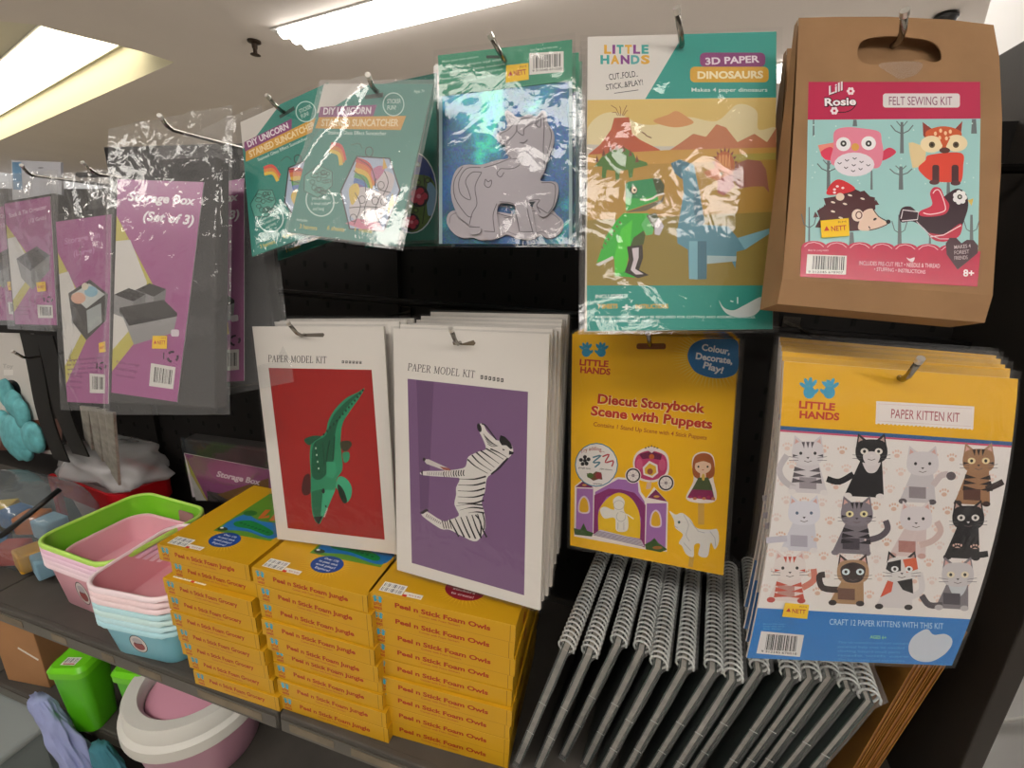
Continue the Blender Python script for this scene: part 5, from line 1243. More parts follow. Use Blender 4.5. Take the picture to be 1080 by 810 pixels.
PA = storage_pack('narrow purple grid organizer pack with dark border at far left', (-1.1515, 0.620, 0.0627, -9.14, -3.92, -8.13), [(4.5, 215), (53, 207), (60, 343), (16, 342)], [(1.7, 212), (55, 203), (62.5, 347), (13.8, 344)], [(0, 186), (66, 180), (64, 350), (12, 347)], 'grid organizer packs', organizer_picture, 63)
sticker(PA, [(39, 298), (48.5, 297), (49.5, 307), (40.5, 308)])
M = PA.at(.04, -.17, -.01, 3.0)
dup(PA.root, M, label='purple organizer pack cut off by the left picture edge')

# pack with a white header, behind the organizer
PH = Pack('hang_pack', 'white and blue header card standing up behind the grid organizer pack', 'hanging pack', (at_y(38, 170, .70).x, .70, at_y(38, 170, .70).z - 1.5, 0, -3, -6))
A = PH.art(); q = [(12, 169), (64, 171), (66, 235), (14, 235)]; mb = MB(); mb.prism(PH.quad(q), 0, .004)
A.poly(q, '#c9c9cf'); A.poly([(13, 171), (22, 171), (24, 200), (14, 200)], '#3c86b4'); A.ell(43, 177, 3, 1, '#8a8a90'); A.build('card', INK, PH.root, merge=(mb, '#c0c0c6'))
PH.film([(10, 168), (66, 170), (68, 237), (12, 237)], .002, .003, 12, 14, 71)

# storage box pack lying at the back of the shelf
PS = Pack('storage_box_pack', 'purple storage box pack standing on the shelf behind the yellow boxes', 'storage box pack', (at_y(236, 466, .66).x, .66, at_y(236, 466, .66).z - 1.5, 10, 3, -2))
def shelf_pack():
    q = [(193, 466), (300, 480), (300, 545), (207, 542)]
    mb = MB(); mb.prism(PS.quad([(193, 464), (330, 482), (330, 534), (203, 526)]), .0012, .03); mb.build('folded_fabric', mat('dark_grey_fabric', '#2b2928'), PS.root, bevel=.003)
    A = PS.art(); A.clamp = (150, 440, 299, 528); A.z(160, 440, 4.05)
    A.poly([(140, 155), (560, 235), (560, 420), (200, 400)], '#8f4c7c'); A.poly([(145, 160), (160, 200), (240, 370), (200, 400)], '#a89c4c'); A.poly([(160, 230), (225, 345), (235, 380), (190, 380)], '#b8b4b0'); A.poly([(235, 315), (345, 335), (470, 285), (470, 400), (240, 395)], '#4a4644'); A.poly([(280, 330), (500, 260), (500, 340), (330, 400)], '#7a5a2c')
    A.text('Storage Box', (276, 252), (462, 290), 24, '#e4d4e0', .035, .1)
    m2 = MB(); m2.prism(PS.quad([(194, 478), (298, 498), (298, 531), (203, 524)]), 0, .001)
    A.build('insert_card', INKG, PS.root, merge=(m2, '#d8ccd4'))
    PS.film([(191, 460), (332, 478), (332, 535), (204, 527)], .004, .004, 24, 16, 73, 'plastic_bag', FILM)
shelf_pack()

# ===== things at the far left: belts, strips, blister pack
def strap(name, label, cat, a, b, y0, y1, w, col, group):
    p = at_y(a[0], a[1], y0); q = at_y(b[0], b[1], y1); d = (q - p); s = Vector((1, 0, 0)) * w / 2
    v = []; n = 14
    for i in range(n + 1):
        t = i / n; c = p.lerp(q, t) + Vector((.004 * math.sin(t * 7), -.006 * math.sin(t * math.pi), 0))
        v += [c - s, c + s, c + s + Vector((0, .003, 0)), c - s + Vector((0, .003, 0))]
    o = Vector(p)
    v = [x - o for x in v]; f = [(i * 4 + k, i * 4 + (k + 1) % 4, i * 4 + 4 + (k + 1) % 4, i * 4 + 4 + k) for i in range(n) for k in range(4)] + [(3, 2, 1, 0), (n * 4, n * 4 + 1, n * 4 + 2, n * 4 + 3)]
    m = MB(); m.add(v, f); r = m.build(name, mat('strap_' + col, col, .6, bump=.2, bscale=400)); r.location = o
    return tag(r, label, cat, group)
strap('black_strap', 'black fabric strap hanging left of the toy bin pack, left one of two', 'strap', (29, 352), (64, 486), .60, .62, .050, '#040404', 'black straps')
strap('black_strap', 'black fabric strap hanging against the toy bin pack, right one of two', 'strap', (46, 353), (84, 480), .59, .61, .050, '#040404', 'black straps')
SIL = mat('silver_film_sheet', '#8a867e', .35, metal=.3, vary=.3, vscale=60)
for i, (a, b) in enumerate((((84, 428), (93, 466)), ((93, 429), (104, 478)), ((102, 431), (113, 488)), ((110, 434), (121, 503)))):
    y0 = .60 - .010 * i; p0, p1, q1, q0 = at_y(a[0], a[1], y0), at_y(a[0] + 9, a[1] + 1, y0), at_y(b[0] + 4, b[1] + 9, y0 + .015), at_y(b[0] - 4, b[1] - 4, y0 + .015)
    o = p0.copy(); v = [x - o for x in (p0, p1, q1, q0)] + [x - o + Vector((.002, .004, 0)) for x in (p0, p1, q1, q0)]
    m = MB(); m.add(v, [(0, 1, 2, 3), (7, 6, 5, 4), (0, 4, 5, 1), (1, 5, 6, 2), (2, 6, 7, 3), (3, 7, 4, 0)])
    r = m.build('silver_sheet', SIL); r.location = o
    tag(r, 'flat silvery sheet hanging below the toy bin pack, %s from the black straps' % ('first', 'second', 'third', 'fourth')[i], 'sheet', 'silvery hanging sheets')
PT = Pack('blister_pack', 'white blister card with a turquoise toy dinosaur window at far left', 'toy pack', (at_y(28, 350, .62).x, .66, at_y(28, 350, .66).z - 1.5, -4, -4, -8))
def blister():
    q = [(-30, 350), (34, 352), (60, 480), (-10, 470)]
    A = PT.art(); mb = MB(); mb.prism(PT.quad(q), .0, .003); A.poly(q, '#cdc8c2')
    A.z(0, 380, 5.06); A.ell(60, 170, 52, 66, '#14181a'); A.rect(20, 50, 70, 80, '#e0dcd6'); A.poly([(0, 330), (330, 310), (330, 480), (0, 480)], '#5a2c1c')
    A.text('Toy', (14, 40), (70, 42), 22, '#a8a4a0', .02)
    A.build('card', INK, PT.root, merge=(mb, '#b8b4ae'))
    mb = MB()
    def bl(cx, cy, rx, ry, dep, seed):
        x, z = PT.px(cx, cy); k = abs(PT.px(cx + 1, cy)[0] - x)
        n, m = 20, 12; v = []
        for i in range(m + 1):
            th = math.pi * i / m
            for j in range(n):
                ph = 2 * math.pi * j / n; d = Vector((math.sin(th) * math.cos(ph), math.cos(th), math.sin(th) * math.sin(ph))); e = 1 + .1 * noise.noise(d * 2 + Vector((seed, 0, 0)))
                v.append((x + d.x * rx * k * e, -.012 + d.y * dep * e, z + d.z * ry * k * e))
        mb.add(v, [(i * n + a, i * n + (a + 1) % n, (i + 1) * n + (a + 1) % n, (i + 1) * n + a) for i in range(m) for a in range(n)])
    for p in ((14, 414, 6, 7, .012, 1), (22, 425, 8, 7, .012, 2), (30, 436, 6, 8, .012, 3), (14, 446, 9, 5, .012, 4), (24, 460, 14, 11, .016, 5), (42, 460, 10, 8, .014, 6), (33, 474, 7, 5, .012, 7), (10, 440, 4, 4, .01, 8)): bl(*p)
    mb.build('toy', mat('turquoise_plush', '#5fa9ae', .7, vary=.25, vscale=40), PT.root, label='turquoise toy showing through the window', smooth=True)
blister()

# ===== peg hooks
hook((182, 137), .494, (169, 123), 'chrome peg hook tip above the storage box set pack')
hook((104, 184), .553, (88, 172.5), 'chrome peg hook tip above the toy storage bin pack')
hook((34, 185), .612, (23, 175), 'chrome peg hook tip above the grid organizer pack')
hook((297, 117), .552, (282.6, 102), 'chrome peg hook holding the tilted teal pack')
hook((396, 95.5), .493, (388.5, 80.4), 'chrome peg hook holding the front teal pack')
hook((531, 62), .532, (517.4, 37.8), 'chrome peg hook holding the holographic foil pack')
hook((719, 46), .493, (714, 11), 'chrome peg hook holding the dinosaur pack')
hook((949, 42), .492, (954, 14), 'chrome peg hook through the handle of the brown paper bag', dy=.02)
hook((318, 354), .512, (304, 341), 'chrome peg hook holding the crocodile model pack')
hook((483, 362.5), .493, (475.8, 347.7), 'chrome peg hook holding the zebra model pack')
hook((685.5, 364), .543, (683.7, 350.5), 'chrome peg hook holding the yellow puppet pack')
hook((952, 400), .452, (970, 380), 'chrome peg hook holding the kitten pack')
hook((30, 378), .58, (14, 371), 'black bare peg hook at far left beside the straps')

# ------------------------------------------------------------------ things standing on the shelves
def box_thing(label, group, W, H, D, title, topart=None, sub='Comes with Foam Stickers'):
    t = thing('sticker_kit_box', label, 'boxed craft kit', group=group)
    A = Art()
    mb = MB(); mb.box(0, W, 0, D, 0, H)
    Y = '#c69618'
    # front (drawing units: mm, origin at the front's top left)
    A.P = lambda x, y: (x / 1000, H - y / 1000)
    w, h = W * 1000, H * 1000
    A.line([(w - 7, 1), (w - 6.6, h - 1)], 0.7, '#7a5410'); A.line([(1, 0.5), (w - 1, 0.5)], 0.5, '#d8ac40')
    A.line([(1, h - 0.5), (w - 1, h - 0.5)], 0.6, '#a87812')
    hands(A, 6, 2.2, 21, 14.5)
    A.text('LITTLE', (7.5, h * 0.68), (19.5, h * 0.68), h * 0.15, '#a3202a', 0.04); A.text('HANDS', (7.5, h * 0.90), (19.5, h * 0.90), h * 0.15, '#a3202a', 0.04)
    x0, x1 = w * 0.19, w * 0.84
    A.text(title, (x0, h * 0.55), (x1, h * 0.60), h * 0.27, '#a02616', 0.035)
    A.text(sub, (w * 0.36, h * 0.78), (w * 0.64, h * 0.80), h * 0.12, '#a8482a', 0.01)
    # right end
    B = Art(lambda x, y: (x / 1000, H - y / 1000), lambda x, z, hh: (W + hh, x, z))
    d = D * 1000
    B.line([(3, 1.5), (d - 3, 1.5)], 0.6, '#8a6012'); B.rect(0.4, 1, 1.4, h * 0.7, '#4a3208'); B.ell(d * 0.30, h * 0.55, 9, 8, '#b44a16')
    B.sm([(d * 0.30 - 5, h * 0.45), (d * 0.30, h * 0.2), (d * 0.30 + 5, h * 0.45), (d * .3, h * 0.8)], '#8a2c10')
    n = len(A.v); A.v += B.v; A.c += B.c; A.f += [tuple(i + n for i in q) for q in B.f]; A.fm += B.fm
    if topart:
        T = Art(lambda x, y: (x / 1000, D - y / 1000), lambda x, z, hh: (x, z, H + hh))
        topart(T, W * 1000, D * 1000)
        n = len(A.v); A.v += T.v; A.c += T.c; A.f += [tuple(i + n for i in q) for q in T.f]; A.fm += T.fm
    A.build('carton', INK, t, merge=(mb, Y))
    L = Art(lambda x, y: (x / 1000, D - y / 1000), lambda x, z, hh: (x, z, H + 0.0002 + hh))
    L.rect(12, d - 24, 46, d - 6, '#e9e7e2'); 
    for yy in (d - 22, d - 14): L.bars([(14, yy), (44, yy), (44, yy + 6.5), (14, yy + 6.5)], 16, '#5a5a62', 5)
    L.rect(47, d - 14, 74, d - 6, '#e8e2d8'); L.rect(47, d - 9, 53, d - 5, '#c4282c'); L.text('RM 9.90', (55, d - 8), (72, d - 8), 3, '#a04038')
    L.build('price_label', INK, t, label='white barcode label')
    return t

def jungle_top(T, w, d):
    Y2 = '#e6bc3c'
    T.burst(w * 0.52, d - 36, 24, 16, 42, 30, 40, 0.02, Y2)
    T.poly([(w * 0.30, d - 52), (w * 0.93, d - 56), (w * 0.93, 12), (w * 0.30, 16)], '#5c8a2c')
    T.sm([(w * .34, d - 60), (w * .6, d - 66), (w * .92, d - 62), (w * .92, d - 100), (w * .6, d - 96), (w * .36, d - 104)], '#2a6fae')
    T.sm([(w * .38, d - 82), (w * .5, d - 92), (w * .7, d - 86), (w * .86, d - 76), (w * .84, d - 66), (w * .62, d - 72), (w * .44, d - 72)], '#1f7a3c')
    for i in range(8): T.ell(w * (.45 + .05 * i), d - 82 + i * 1.2, 3, 2, '#145c2a', n=8)
    T.ell(w * .36, d - 60, 9, 5, '#2c3a22'); T.ell(w * .34, d - 62, 3, 2, '#ddd'); T.ell(w * .40, d - 110, 12, 8, '#2c6a2c')
    for i in range(3): T.line([(w * .52 + i * 22, d - 128), (w * .56 + i * 22, d - 104), (w * .62 + i * 22, d - 112)], 9, '#c4652c')
    T.ell(w * .78, d - 122, 18, 9, '#c4652c'); T.ell(w * .86, d - 104, 12, 7, '#2a7a4c')
    T.ell(w * .52, d - 38, 25, 18, '#12418c')
    for i, s in enumerate(('Over 170', 'to peel, stick', 'and play!', 'Explore!')):
        T.text(s, (w * .52 - 16 + (i in (0, 3)) * 4, d - 47 + i * 7), (w * .52 + 16 - (i in (0, 3)) * 4, d - 46 + i * 7), 4, '#e8eef6', 0.01)

def owl_top(T, w, d):
    T.burst(w * 0.60, d - 40, 24, 16, 44, 32, 40, 0.02, '#e6bc3c')
    T.poly([(w * 0.30, d - 48), (w * 0.95, d - 48), (w * 0.95, 12), (w * 0.30, 12)], '#2f6a30')
    T.ell(w * .60, d - 40, 28, 19, '#8c1c2c')
    for i, s in enumerate(('Over 170', 'stickers', 'to create!')):
        T.text(s, (w * .60 - 16, d - 45 + i * 8), (w * .60 + 16, d - 44 + i * 8), 4.5, '#f0dada', 0.01)
    T.ell(w * .8, d - 70, 20, 22, '#c46a2c'); T.ell(w * .76, d - 76, 6, 6, '#f4f0e4'); T.ell(w * .84, d - 76, 6, 6, '#f4f0e4')

BH = 0.0278
SZ = SH + 0.0004
rnd = random.Random(11)
def stack(proto, n, x, y, dx, yaw, who, group, top_label, offs=None):
    for k in range(n):
        z = SZ + k * (BH + 0.0003)
        ox, oy = (offs or {}).get(k, (0, 0))
        jx, jy, ja = rnd.uniform(-.002, .002) + ox, rnd.uniform(-.0025, .0025) + oy, rnd.uniform(-.007, .007)
        M = Matrix.Translation((x + dx * k + jx, y + jy, z)) @ Matrix.Rotation(yaw + ja, 4, 'Z')
        lab = top_label if k == n - 1 else ('%s, %s in its stack' % (who, ('lowest', 'second from the bottom', 'third from the bottom', 'fourth from the bottom', 'fifth from the bottom', 'fourth from the top', 'third from the top', 'just under the top one')[k]))
        if k == 0: o = proto; o.matrix_world = M; o['label'] = lab
        else: o = dup(proto, M, label=lab, group=group)
g1 = 'yellow owl sticker boxes'
pr = box_thing('x', g1, 0.205, BH, 0.20, 'Peel n Stick Foam Owls', owl_top)
stack(pr, 9, -0.317, 0.440, 0.0003, math.radians(3.0), 'yellow owl sticker box', g1, 'yellow owl sticker box topmost of its stack under the zebra pack')
g2 = 'yellow jungle sticker boxes in the middle stack'
pr = box_thing('x', g2, 0.186, BH, 0.20, 'Peel n Stick Foam Jungle', jungle_top)
stack(pr, 9, -0.475, 0.424, -0.0028, math.radians(1.5), 'yellow jungle sticker box of the middle stack', g2, 'yellow jungle sticker box topmost of the middle stack under the crocodile pack', {2: (-.004, .004), 3: (-.004, .003)})
g3 = 'yellow sticker boxes in the stack beside the bins'
pr = box_thing('x', g3, 0.164, BH, 0.19, 'Peel n Stick Foam Grocery', None)
stack(pr, 8, -0.643, 0.414, -0.0036, math.radians(2.0), 'yellow sticker box of the stack beside the bins', g3, 'x', {7: (.012, .012), 0: (.004, .0)})
for o in list(COL.objects):
    if o.get('label') == 'x': o['label'] = 'yellow sticker box set back just under the topmost box beside the bins'
pr = box_thing('yellow jungle sticker box topmost of the stack beside the pink and blue bins', g3, 0.166, BH, 0.19, 'Peel n Stick Foam Jungle', jungle_top)
pr.matrix_world = Matrix.Translation((-0.671, 0.420, SZ + 8 * (BH + .0003))) @ Matrix.Rotation(math.radians(2.5), 4, 'Z')

# nested bins -------------------------------------------------------
def rr(w, d, r, n=6):
    pts = []
    for cx, cy, a in ((w / 2 - r, d / 2 - r, 0), (-w / 2 + r, d / 2 - r, 90), (-w / 2 + r, -d / 2 + r, 180), (w / 2 - r, -d / 2 + r, 270)):
        for k in range(n + 1):
            t = math.radians(a + 90 * k / n); pts.append((cx + r * math.cos(t), cy + r * math.sin(t)))
    return pts
def make_bin(label, group, col, rim_hi, w=0.185, d=0.205, h=0.105, sticker=True):
    t = thing('storage_bin', label, 'storage bin', group=group)
    m = mat('bin_' + col, col, 0.35, spec=0.5, bump=0.03, bscale=300); mr = mat('binrim_' + rim_hi, rim_hi, 0.3)  # rim kept paler than the body: whitish edge highlights put into its colour
    mb = MB(); rings = []
    for ww, dd, z, r in ((w - 0.036, d - 0.036, 0.0, 0.030), (w - 0.031, d - 0.031, 0.004, 0.033), (w - 0.012, d - 0.012, h, 0.036), (w - 0.0135, d - 0.0135, h, 0.0353), (w - 0.0325, d - 0.0325, 0.007, 0.0323), (w - 0.040, d - 0.040, 0.005, 0.03)):
        rings.append([(x, y, z) for x, y in rr(ww, dd, r)])
    n = len(rings[0]); v = [p for g in rings for p in g]
    f = [(i * n + k, i * n + (k + 1) % n, (i + 1) * n + (k + 1) % n, (i + 1) * n + k) for i in range(5) for k in range(n)]
    f += [tuple(range(n))[::-1], tuple(5 * n + k for k in range(n))]
    mb.add(v, f); mb.build('body', m, t, smooth=True, autosmooth=0.7)
    # rim: rolled lip with a wavy underside, as on the photographed bins
    rb = MB(); R = []
    base = rr(w - 0.012, d - 0.012, 0.036, 10); outr = rr(w, d, 0.040, 10)
    m_ = len(base)
    for kind in range(5):
        row = []
        for k in range(m_):
            wav = 0.0012 * math.sin(k * 2 * math.pi / m_ * 16)
            if kind == 0: x, y = base[k]; z = h - 0.001
            elif kind == 1: x, y = base[k]; z = h + 0.003
            elif kind == 2: x, y = [(a + b) / 2 for a, b in zip(base[k], outr[k])]; z = h + 0.0045
            elif kind == 3: x, y = outr[k]; z = h + 0.002
            else: x, y = outr[k]; z = h - 0.0034 + wav
            row.append((x, y, z))
        R.append(row)
    v = [p for g in R for p in g]
    f = [(i * m_ + k, i * m_ + (k + 1) % m_, (i + 1) * m_ + (k + 1) % m_, (i + 1) * m_ + k) for i in range(4) for k in range(m_)]
    rb.add(v, f).build('rim', mr, t, smooth=True)
    # hand holes at the two ends (dark recesses in the wall just under the rim)
    A = Art(lambda x, y: (x, y), lambda x, z, hh: (x, d / 2 - 0.0092 - (h - z) * 0.0098 / h - hh, z), start=4, eps=1e-4)
    A.rrect(0.015, h - 0.032, 0.060, h - 0.013, 0.006, '#9c7674')
    A.build('hand_hole', INK, t)
    if sticker:
        A = Art(lambda x, y: (x, y), lambda x, z, hh: (x, -(d / 2 - 0.0155) - (z - 0.004) * 0.0095 / h - 0.0004 - hh, z), start=1, eps=2e-5)
        A.ell(0.0, h * 0.50, 0.017, h * 0.28, '#2a2526'); A.ell(0.0, h * 0.50, 0.0155, h * 0.26, '#d9cfcb')
        A.ell(0.0, h * 0.44, 0.011, h * 0.14, '#8c3c3c'); A.ell(0.0, h * 0.60, 0.010, h * 0.09, '#b8b0b4'); A.line([(-.008, h * .5), (.008, h * .52)], .0015, '#3a3032')
        A.build('sticker', INK, t, label='small oval printed sticker')
    return t
PINK, BLUE, GREEN = '#e6a9b6', '#7cc0d2', '#7cc82c'
def bin_stack(x, y, rot, items, pitch, z0, w, d, protos, h):
    for k, (col, rim, lab, grp) in enumerate(items):
        key = (col, k == 0, w)
        M = Matrix.Translation((x + rnd.uniform(-.0001, .0001), y + rnd.uniform(-.0001, .0001), z0 + k * pitch)) @ Matrix.Rotation(rot + rnd.uniform(-.001, .001), 4, 'Z')
        if key not in protos:
            o = make_bin(lab, grp, col, rim, w, d, h, sticker=(k == 0)); o.matrix_world = M; protos[key] = o
        else: dup(protos[key], M, label=lab, group=grp)
protos = {}
gp = 'pink nested bins under the green bin'
bin_stack(-0.952, 0.549, math.radians(-2), [(PINK, '#f7dbe3', 'pink plastic bin with oval sticker, lowest under the green bin', gp), ('#e9a6c0', '#f8dbe6', 'pink plastic bin second from the bottom under the green bin', gp),
    ('#e79cc4', '#f6d2e4', 'pink plastic bin third from the bottom under the green bin', gp), ('#e690c0', '#f4c8e0', 'pink plastic bin nested directly under the green bin', gp),
    (GREEN, '#b8e464', 'bright green plastic bin topmost of the tall nested stack', None)], 0.0105, SZ, 0.212, 0.205, protos, 0.099)
o = make_bin('pale pink plastic bin set down inside the green bin', None, PINK, '#eab8c0', 0.172, 0.165, 0.055, sticker=False); o.location = (-0.952, 0.549, SZ + 4 * 0.0105 + 0.008)
gb = 'blue nested bins'; gq = 'pink bins nested in the blue ones'
bin_stack(-0.767, 0.500, math.radians(6), [(BLUE, '#b4e0e8', 'light blue plastic bin with oval sticker, lowest of its stack', gb), ('#84c6d4', '#c4e8ee', 'light blue bin second from the bottom of its stack', gb),
    ('#86c8d4', '#d0ecea', 'light blue bin third from the bottom of its stack', gb), ('#84c8d6', '#bfe6ec', 'light blue bin directly under the pink ones', gb),
    (PINK, '#f8e0e2', 'pink bin resting directly on the blue bins', gq), ('#e4a4a8', '#f8dcde', 'pink bin second from the top above the blue bins', gq), ('#e2a2ac', '#fbe6ea', 'pink bin topmost of the stack beside the yellow boxes', gq)], 0.0118, SZ, 0.180, 0.190, protos, 0.074)

# spiral bound books -------------------------------------------------
def make_book():
    t = thing('spiral_book', 'x', 'spiral bound book')
    H, D, T = 0.232, 0.225, 0.0065
    MB().box(-T / 2, T / 2, 0.004, D, 0, H).build('pages', mat('book_page_edges', '#aaa59c', 0.7, vary=0.2, vscale=60), t)
    c = MB()
    c.box(-T / 2 - 0.0016, -T / 2 - 0.0001, 0.0, D + 0.003, -0.0002, H + 0.002); c.box(T / 2 + 0.0001, T / 2 + 0.0016, 0.0, D + 0.003, -0.0002, H + 0.002)
    c.build('cover', mat('dark_green_cover', '#0f2a22', 0.35, spec=0.4, vary=0.5, vscale=18), t)
    pts = []; turns = 27; R = 0.0102
    for i in range(turns * 12 + 1):
        a = i * 2 * math.pi / 12; pts.append((R * math.cos(a), 0.002 + (D - 0.004) * i / (turns * 12), H + 0.0045 + R * math.sin(a)))
    MB().tube(pts, 0.0015, 5).build('spiral', mat('coil_plastic', '#d6d9d6', 0.25, spec=0.6), t, smooth=True)
    A = Art(lambda x, y: (x, y), lambda x, z, hh: (x, -0.0008 - hh, z))
    for zz in (0.075, 0.135): A.rect(-0.0048, zz, 0.0048, zz + 0.0014, '#cfd2cc')
    A.build('edge_marks', INK, t)
    f = MB(); P = []
    for zz, xx in ((0.0, T / 2 + .0024), (0.06, T / 2 + .0028), (0.12, T / 2 + .0024), (0.18, T / 2 + .003), (H, T / 2 + .0026), (H + 0.0165, 0.0108)):
        P.append((xx, zz))
    P = P + [(-x, z) for x, z in P[::-1]]
    n = len(P); v = []
    for yy in (-0.0035, 0.05, 0.11, 0.17, D + 0.006):
        for x, z in P:
            e = 0.0007 * noise.noise(Vector((x * 90, yy * 40, z * 30)))
            v.append((x + (e if abs(x) > .003 else 0), yy + 0.001 * noise.noise(Vector((z * 50, x * 300, 1))), z))
    fc = [(r * n + k, r * n + (k + 1) % n, (r + 1) * n + (k + 1) % n, (r + 1) * n + k) for r in range(4) for k in range(n)] + [tuple(range(n))]
    f.add(v, fc).build('plastic_wrap', FILMB, t, smooth=True, autosmooth=0.6)
    return t
FILMB = film_mat('book_wrap_film', body=0.05, gloss=0.14, bump=0.5, bscale=40, base=0.05)
bk = make_book()
tops = [(596.5, 682.7), (620.8, 688), (651.3, 676.7), (675.7, 684), (693.4, 700), (720.7, 701), (750.7, 702.8), (771.4, 713), (798.7, 703.5), (831, 711), (852.5, 711), (872.6, 711), (892.7, 723), (914, 735)]
ORD = ('first', 'second', 'third', 'fourth', 'fifth', 'sixth', 'seventh', 'eighth', 'ninth', 'tenth', 'eleventh', 'twelfth', 'thirteenth', 'fourteenth')
xs = []
for i, (px, py) in enumerate(tops):
    q = at_z(px, py, SH + 0.231)
    xs.append((q.x, q.y))
xs = [(x, y) for x, y in xs]
for i, (x, y) in enumerate(xs):
    lean = math.radians(13.5 + random.Random(i + 40).uniform(-.6, .6)); yaw = math.radians(-7)
    M = Matrix.Translation((x - math.sin(lean) * 0.232, y, SH + 0.0022 + 0.0065 * math.sin(lean))) @ Matrix.Rotation(yaw, 4, 'Z') @ Matrix.Rotation(lean, 4, 'Y')
    lab = 'dark green spiral book in clear wrap, %s from the owl boxes' % ORD[i]
    if i == 0: bk.matrix_world = M; bk['label'] = lab; bk['group'] = 'leaning spiral books'
    else: dup(bk, M, label=lab, group='leaning spiral books')
def make_kraft():
    t = thing('kraft_notebook', 'x', 'notebook')
    MB().box(-0.0014, 0.0014, 0, 0.20, 0, 0.30).build('pages', mat('kraft_pages', '#8a5a36', 0.8, vary=0.15, vscale=80), t)
    c = MB(); c.box(-0.0022, -0.0015, -0.002, 0.203, 0, 0.302); c.box(0.0015, 0.0022, -0.002, 0.203, 0, 0.302)
    c.build('cover', mat('kraft_cover', '#b07a34', 0.6, vary=0.08, vscale=20), t, bevel=0.0001)
    return t
kb = make_kraft()
for i in range(7):
    lean = math.radians(7 + i * 0.15)
    M = Matrix.Translation((0.324 + i * 0.0050, 0.556 + (0.0, .012, .010, .014, .012, .016, .014)[i], SH + 0.0006)) @ Matrix.Rotation(math.radians(-6), 4, 'Z') @ Matrix.Rotation(lean, 4, 'Y')
    lab = 'brown kraft notebook leaning under the kitten pack, %s from the spiral books' % ORD[i]
    if i == 0: kb.matrix_world = M; kb['label'] = lab; kb['group'] = 'leaning kraft notebooks'
    else: dup(kb, M, label=lab, group='leaning kraft notebooks')

# lower shelf --------------------------------------------------------
LZ = 0.5004
t = thing('trash_bin', 'round pink trash bin with white ring lid on the lower shelf', 'trash bin', (-0.775, 0.505, LZ))
r = 0.118
MB().lathe([(0, 0), (r * .80, 0), (r * .82, .004), (r * .97, .115), (r * .955, .115), (r * .80, .01), (0, .008)], n=56).build('body', mat('bin_mauve', '#b98a9c', 0.4, bump=.02), t, smooth=True, autosmooth=.6)
MB().lathe([(r * .93, .108), (r * 1.05, .108), (r * 1.06, .112), (r * 1.055, .132), (r * .99, .140), (r * .985, .162), (r * .95, .170), (r * .77, .168), (r * .72, .160), (r * .71, .140)], n=56).build('lid_ring', mat('bin_lid_white', '#dcdad2', 0.4), t, smooth=True, autosmooth=.7)
MB().lathe([(0, .150), (r * .45, .149), (r * .66, .146), (r * .70, .143), (r * .70, .138), (0, .138)], n=48).build('swing_flap', mat('bin_pink_flap', '#d79aae', 0.4), t, smooth=True, autosmooth=.7)
def lidded(name_label, x, y, rot):
    t = thing('lidded_bin', name_label, 'waste bin', (x, y, LZ), (0, 0, rot), 'green lidded bins')
    g = mat('lime_plastic', '#55b414', 0.35, spec=.5)
    def shell(w0, d0, z0, w1, d1, z1, rad):
        a = rr(w0, d0, rad); b = rr(w1, d1, rad); n = len(a)
        v = [(x, y, z0) for x, y in a] + [(x, y, z1) for x, y in b]
        return v, [(k, (k + 1) % n, (k + 1) % n + n, k + n) for k in range(n)] + [tuple(range(n))[::-1], tuple(k + n for k in range(n))]
    m = MB(); m.add(*shell(.054, .058, 0, .068, .070, .150, .014)); m.build('body', g, t, smooth=True, autosmooth=.7)
    m = MB(); m.add(*shell(.076, .078, .1505, .076, .078, .164, .016)); m.add(*shell(.076, .078, .164, .064, .066, .173, .014)); m.build('lid', mat('lime_lid', '#6cc81e', .3), t, smooth=True, autosmooth=.5)
    A = Art(lambda x, y: (x, y), lambda x, z, h: (x, z, .1734 + h)); A.rect(-.014, -.026, .014, -.008, '#e6e4de'); A.bars([(-.012, -.010), (.012, -.010), (.012, -.020), (-.012, -.020)], 12, '#666'); A.rect(-.01, -.0245, .012, -.022, '#b05040'); A.build('price_label', INK, t, label='white barcode label')
    A = Art(lambda x, y: (x, y), lambda x, z, h: (-(.027 + z * .0467) - .0004 - h, x, z)); A.rrect(-.02, .03, .02, .12, .006, '#cfd6c8'); A.ell(0, .075, .012, .026, '#9ab08c'); A.build('sticker', INK, t, label='pale printed panel')
    return t
p = at_z(81, 693, 0.5 + 0.17); lidded('bright green lidded bin standing beside the brown carton', p.x, p.y + 0.004, math.radians(18))
p = at_z(128, 722, 0.5 + 0.14); lidded('bright green lidded bin mostly hidden behind the round pink trash bin', p.x + 0.012, p.y + 0.035, math.radians(10))

t = thing('cardboard_carton', 'brown cardboard carton with price stickers on the lower shelf', 'carton', (-1.205, 0.478, LZ), (0, 0, math.radians(8)))
kc = mat('corrugated_board', '#a4764c', 0.8, vary=.08, vscale=12)
b = MB(); b.box(-0.115, 0.0, 0, 0.26, 0, 0.200); b.build('body', kc, t, bevel=.0015)
b = MB(); b.box(-0.113, -0.001, 0.001, 0.128, 0.2004, 0.2024); b.box(-0.113, -0.001, 0.131, 0.259, 0.2004, 0.2024); b.build('flap', kc, t)
A = Art(lambda x, y: (x, y), lambda x, z, h: (x, -.0004 - h, z)); A.rect(-.075, .176, -.02, .199, '#d8d6cc'); A.rect(-.06, .178, -.02, .184, '#d8b43a'); A.rect(-.05, .182, -.03, .195, '#7fae9c')
A.line([(-.055, .105), (-.008, .080)], .006, '#e0dcd4'); A.build('sticker', INK, t, label='small coloured price stickers')

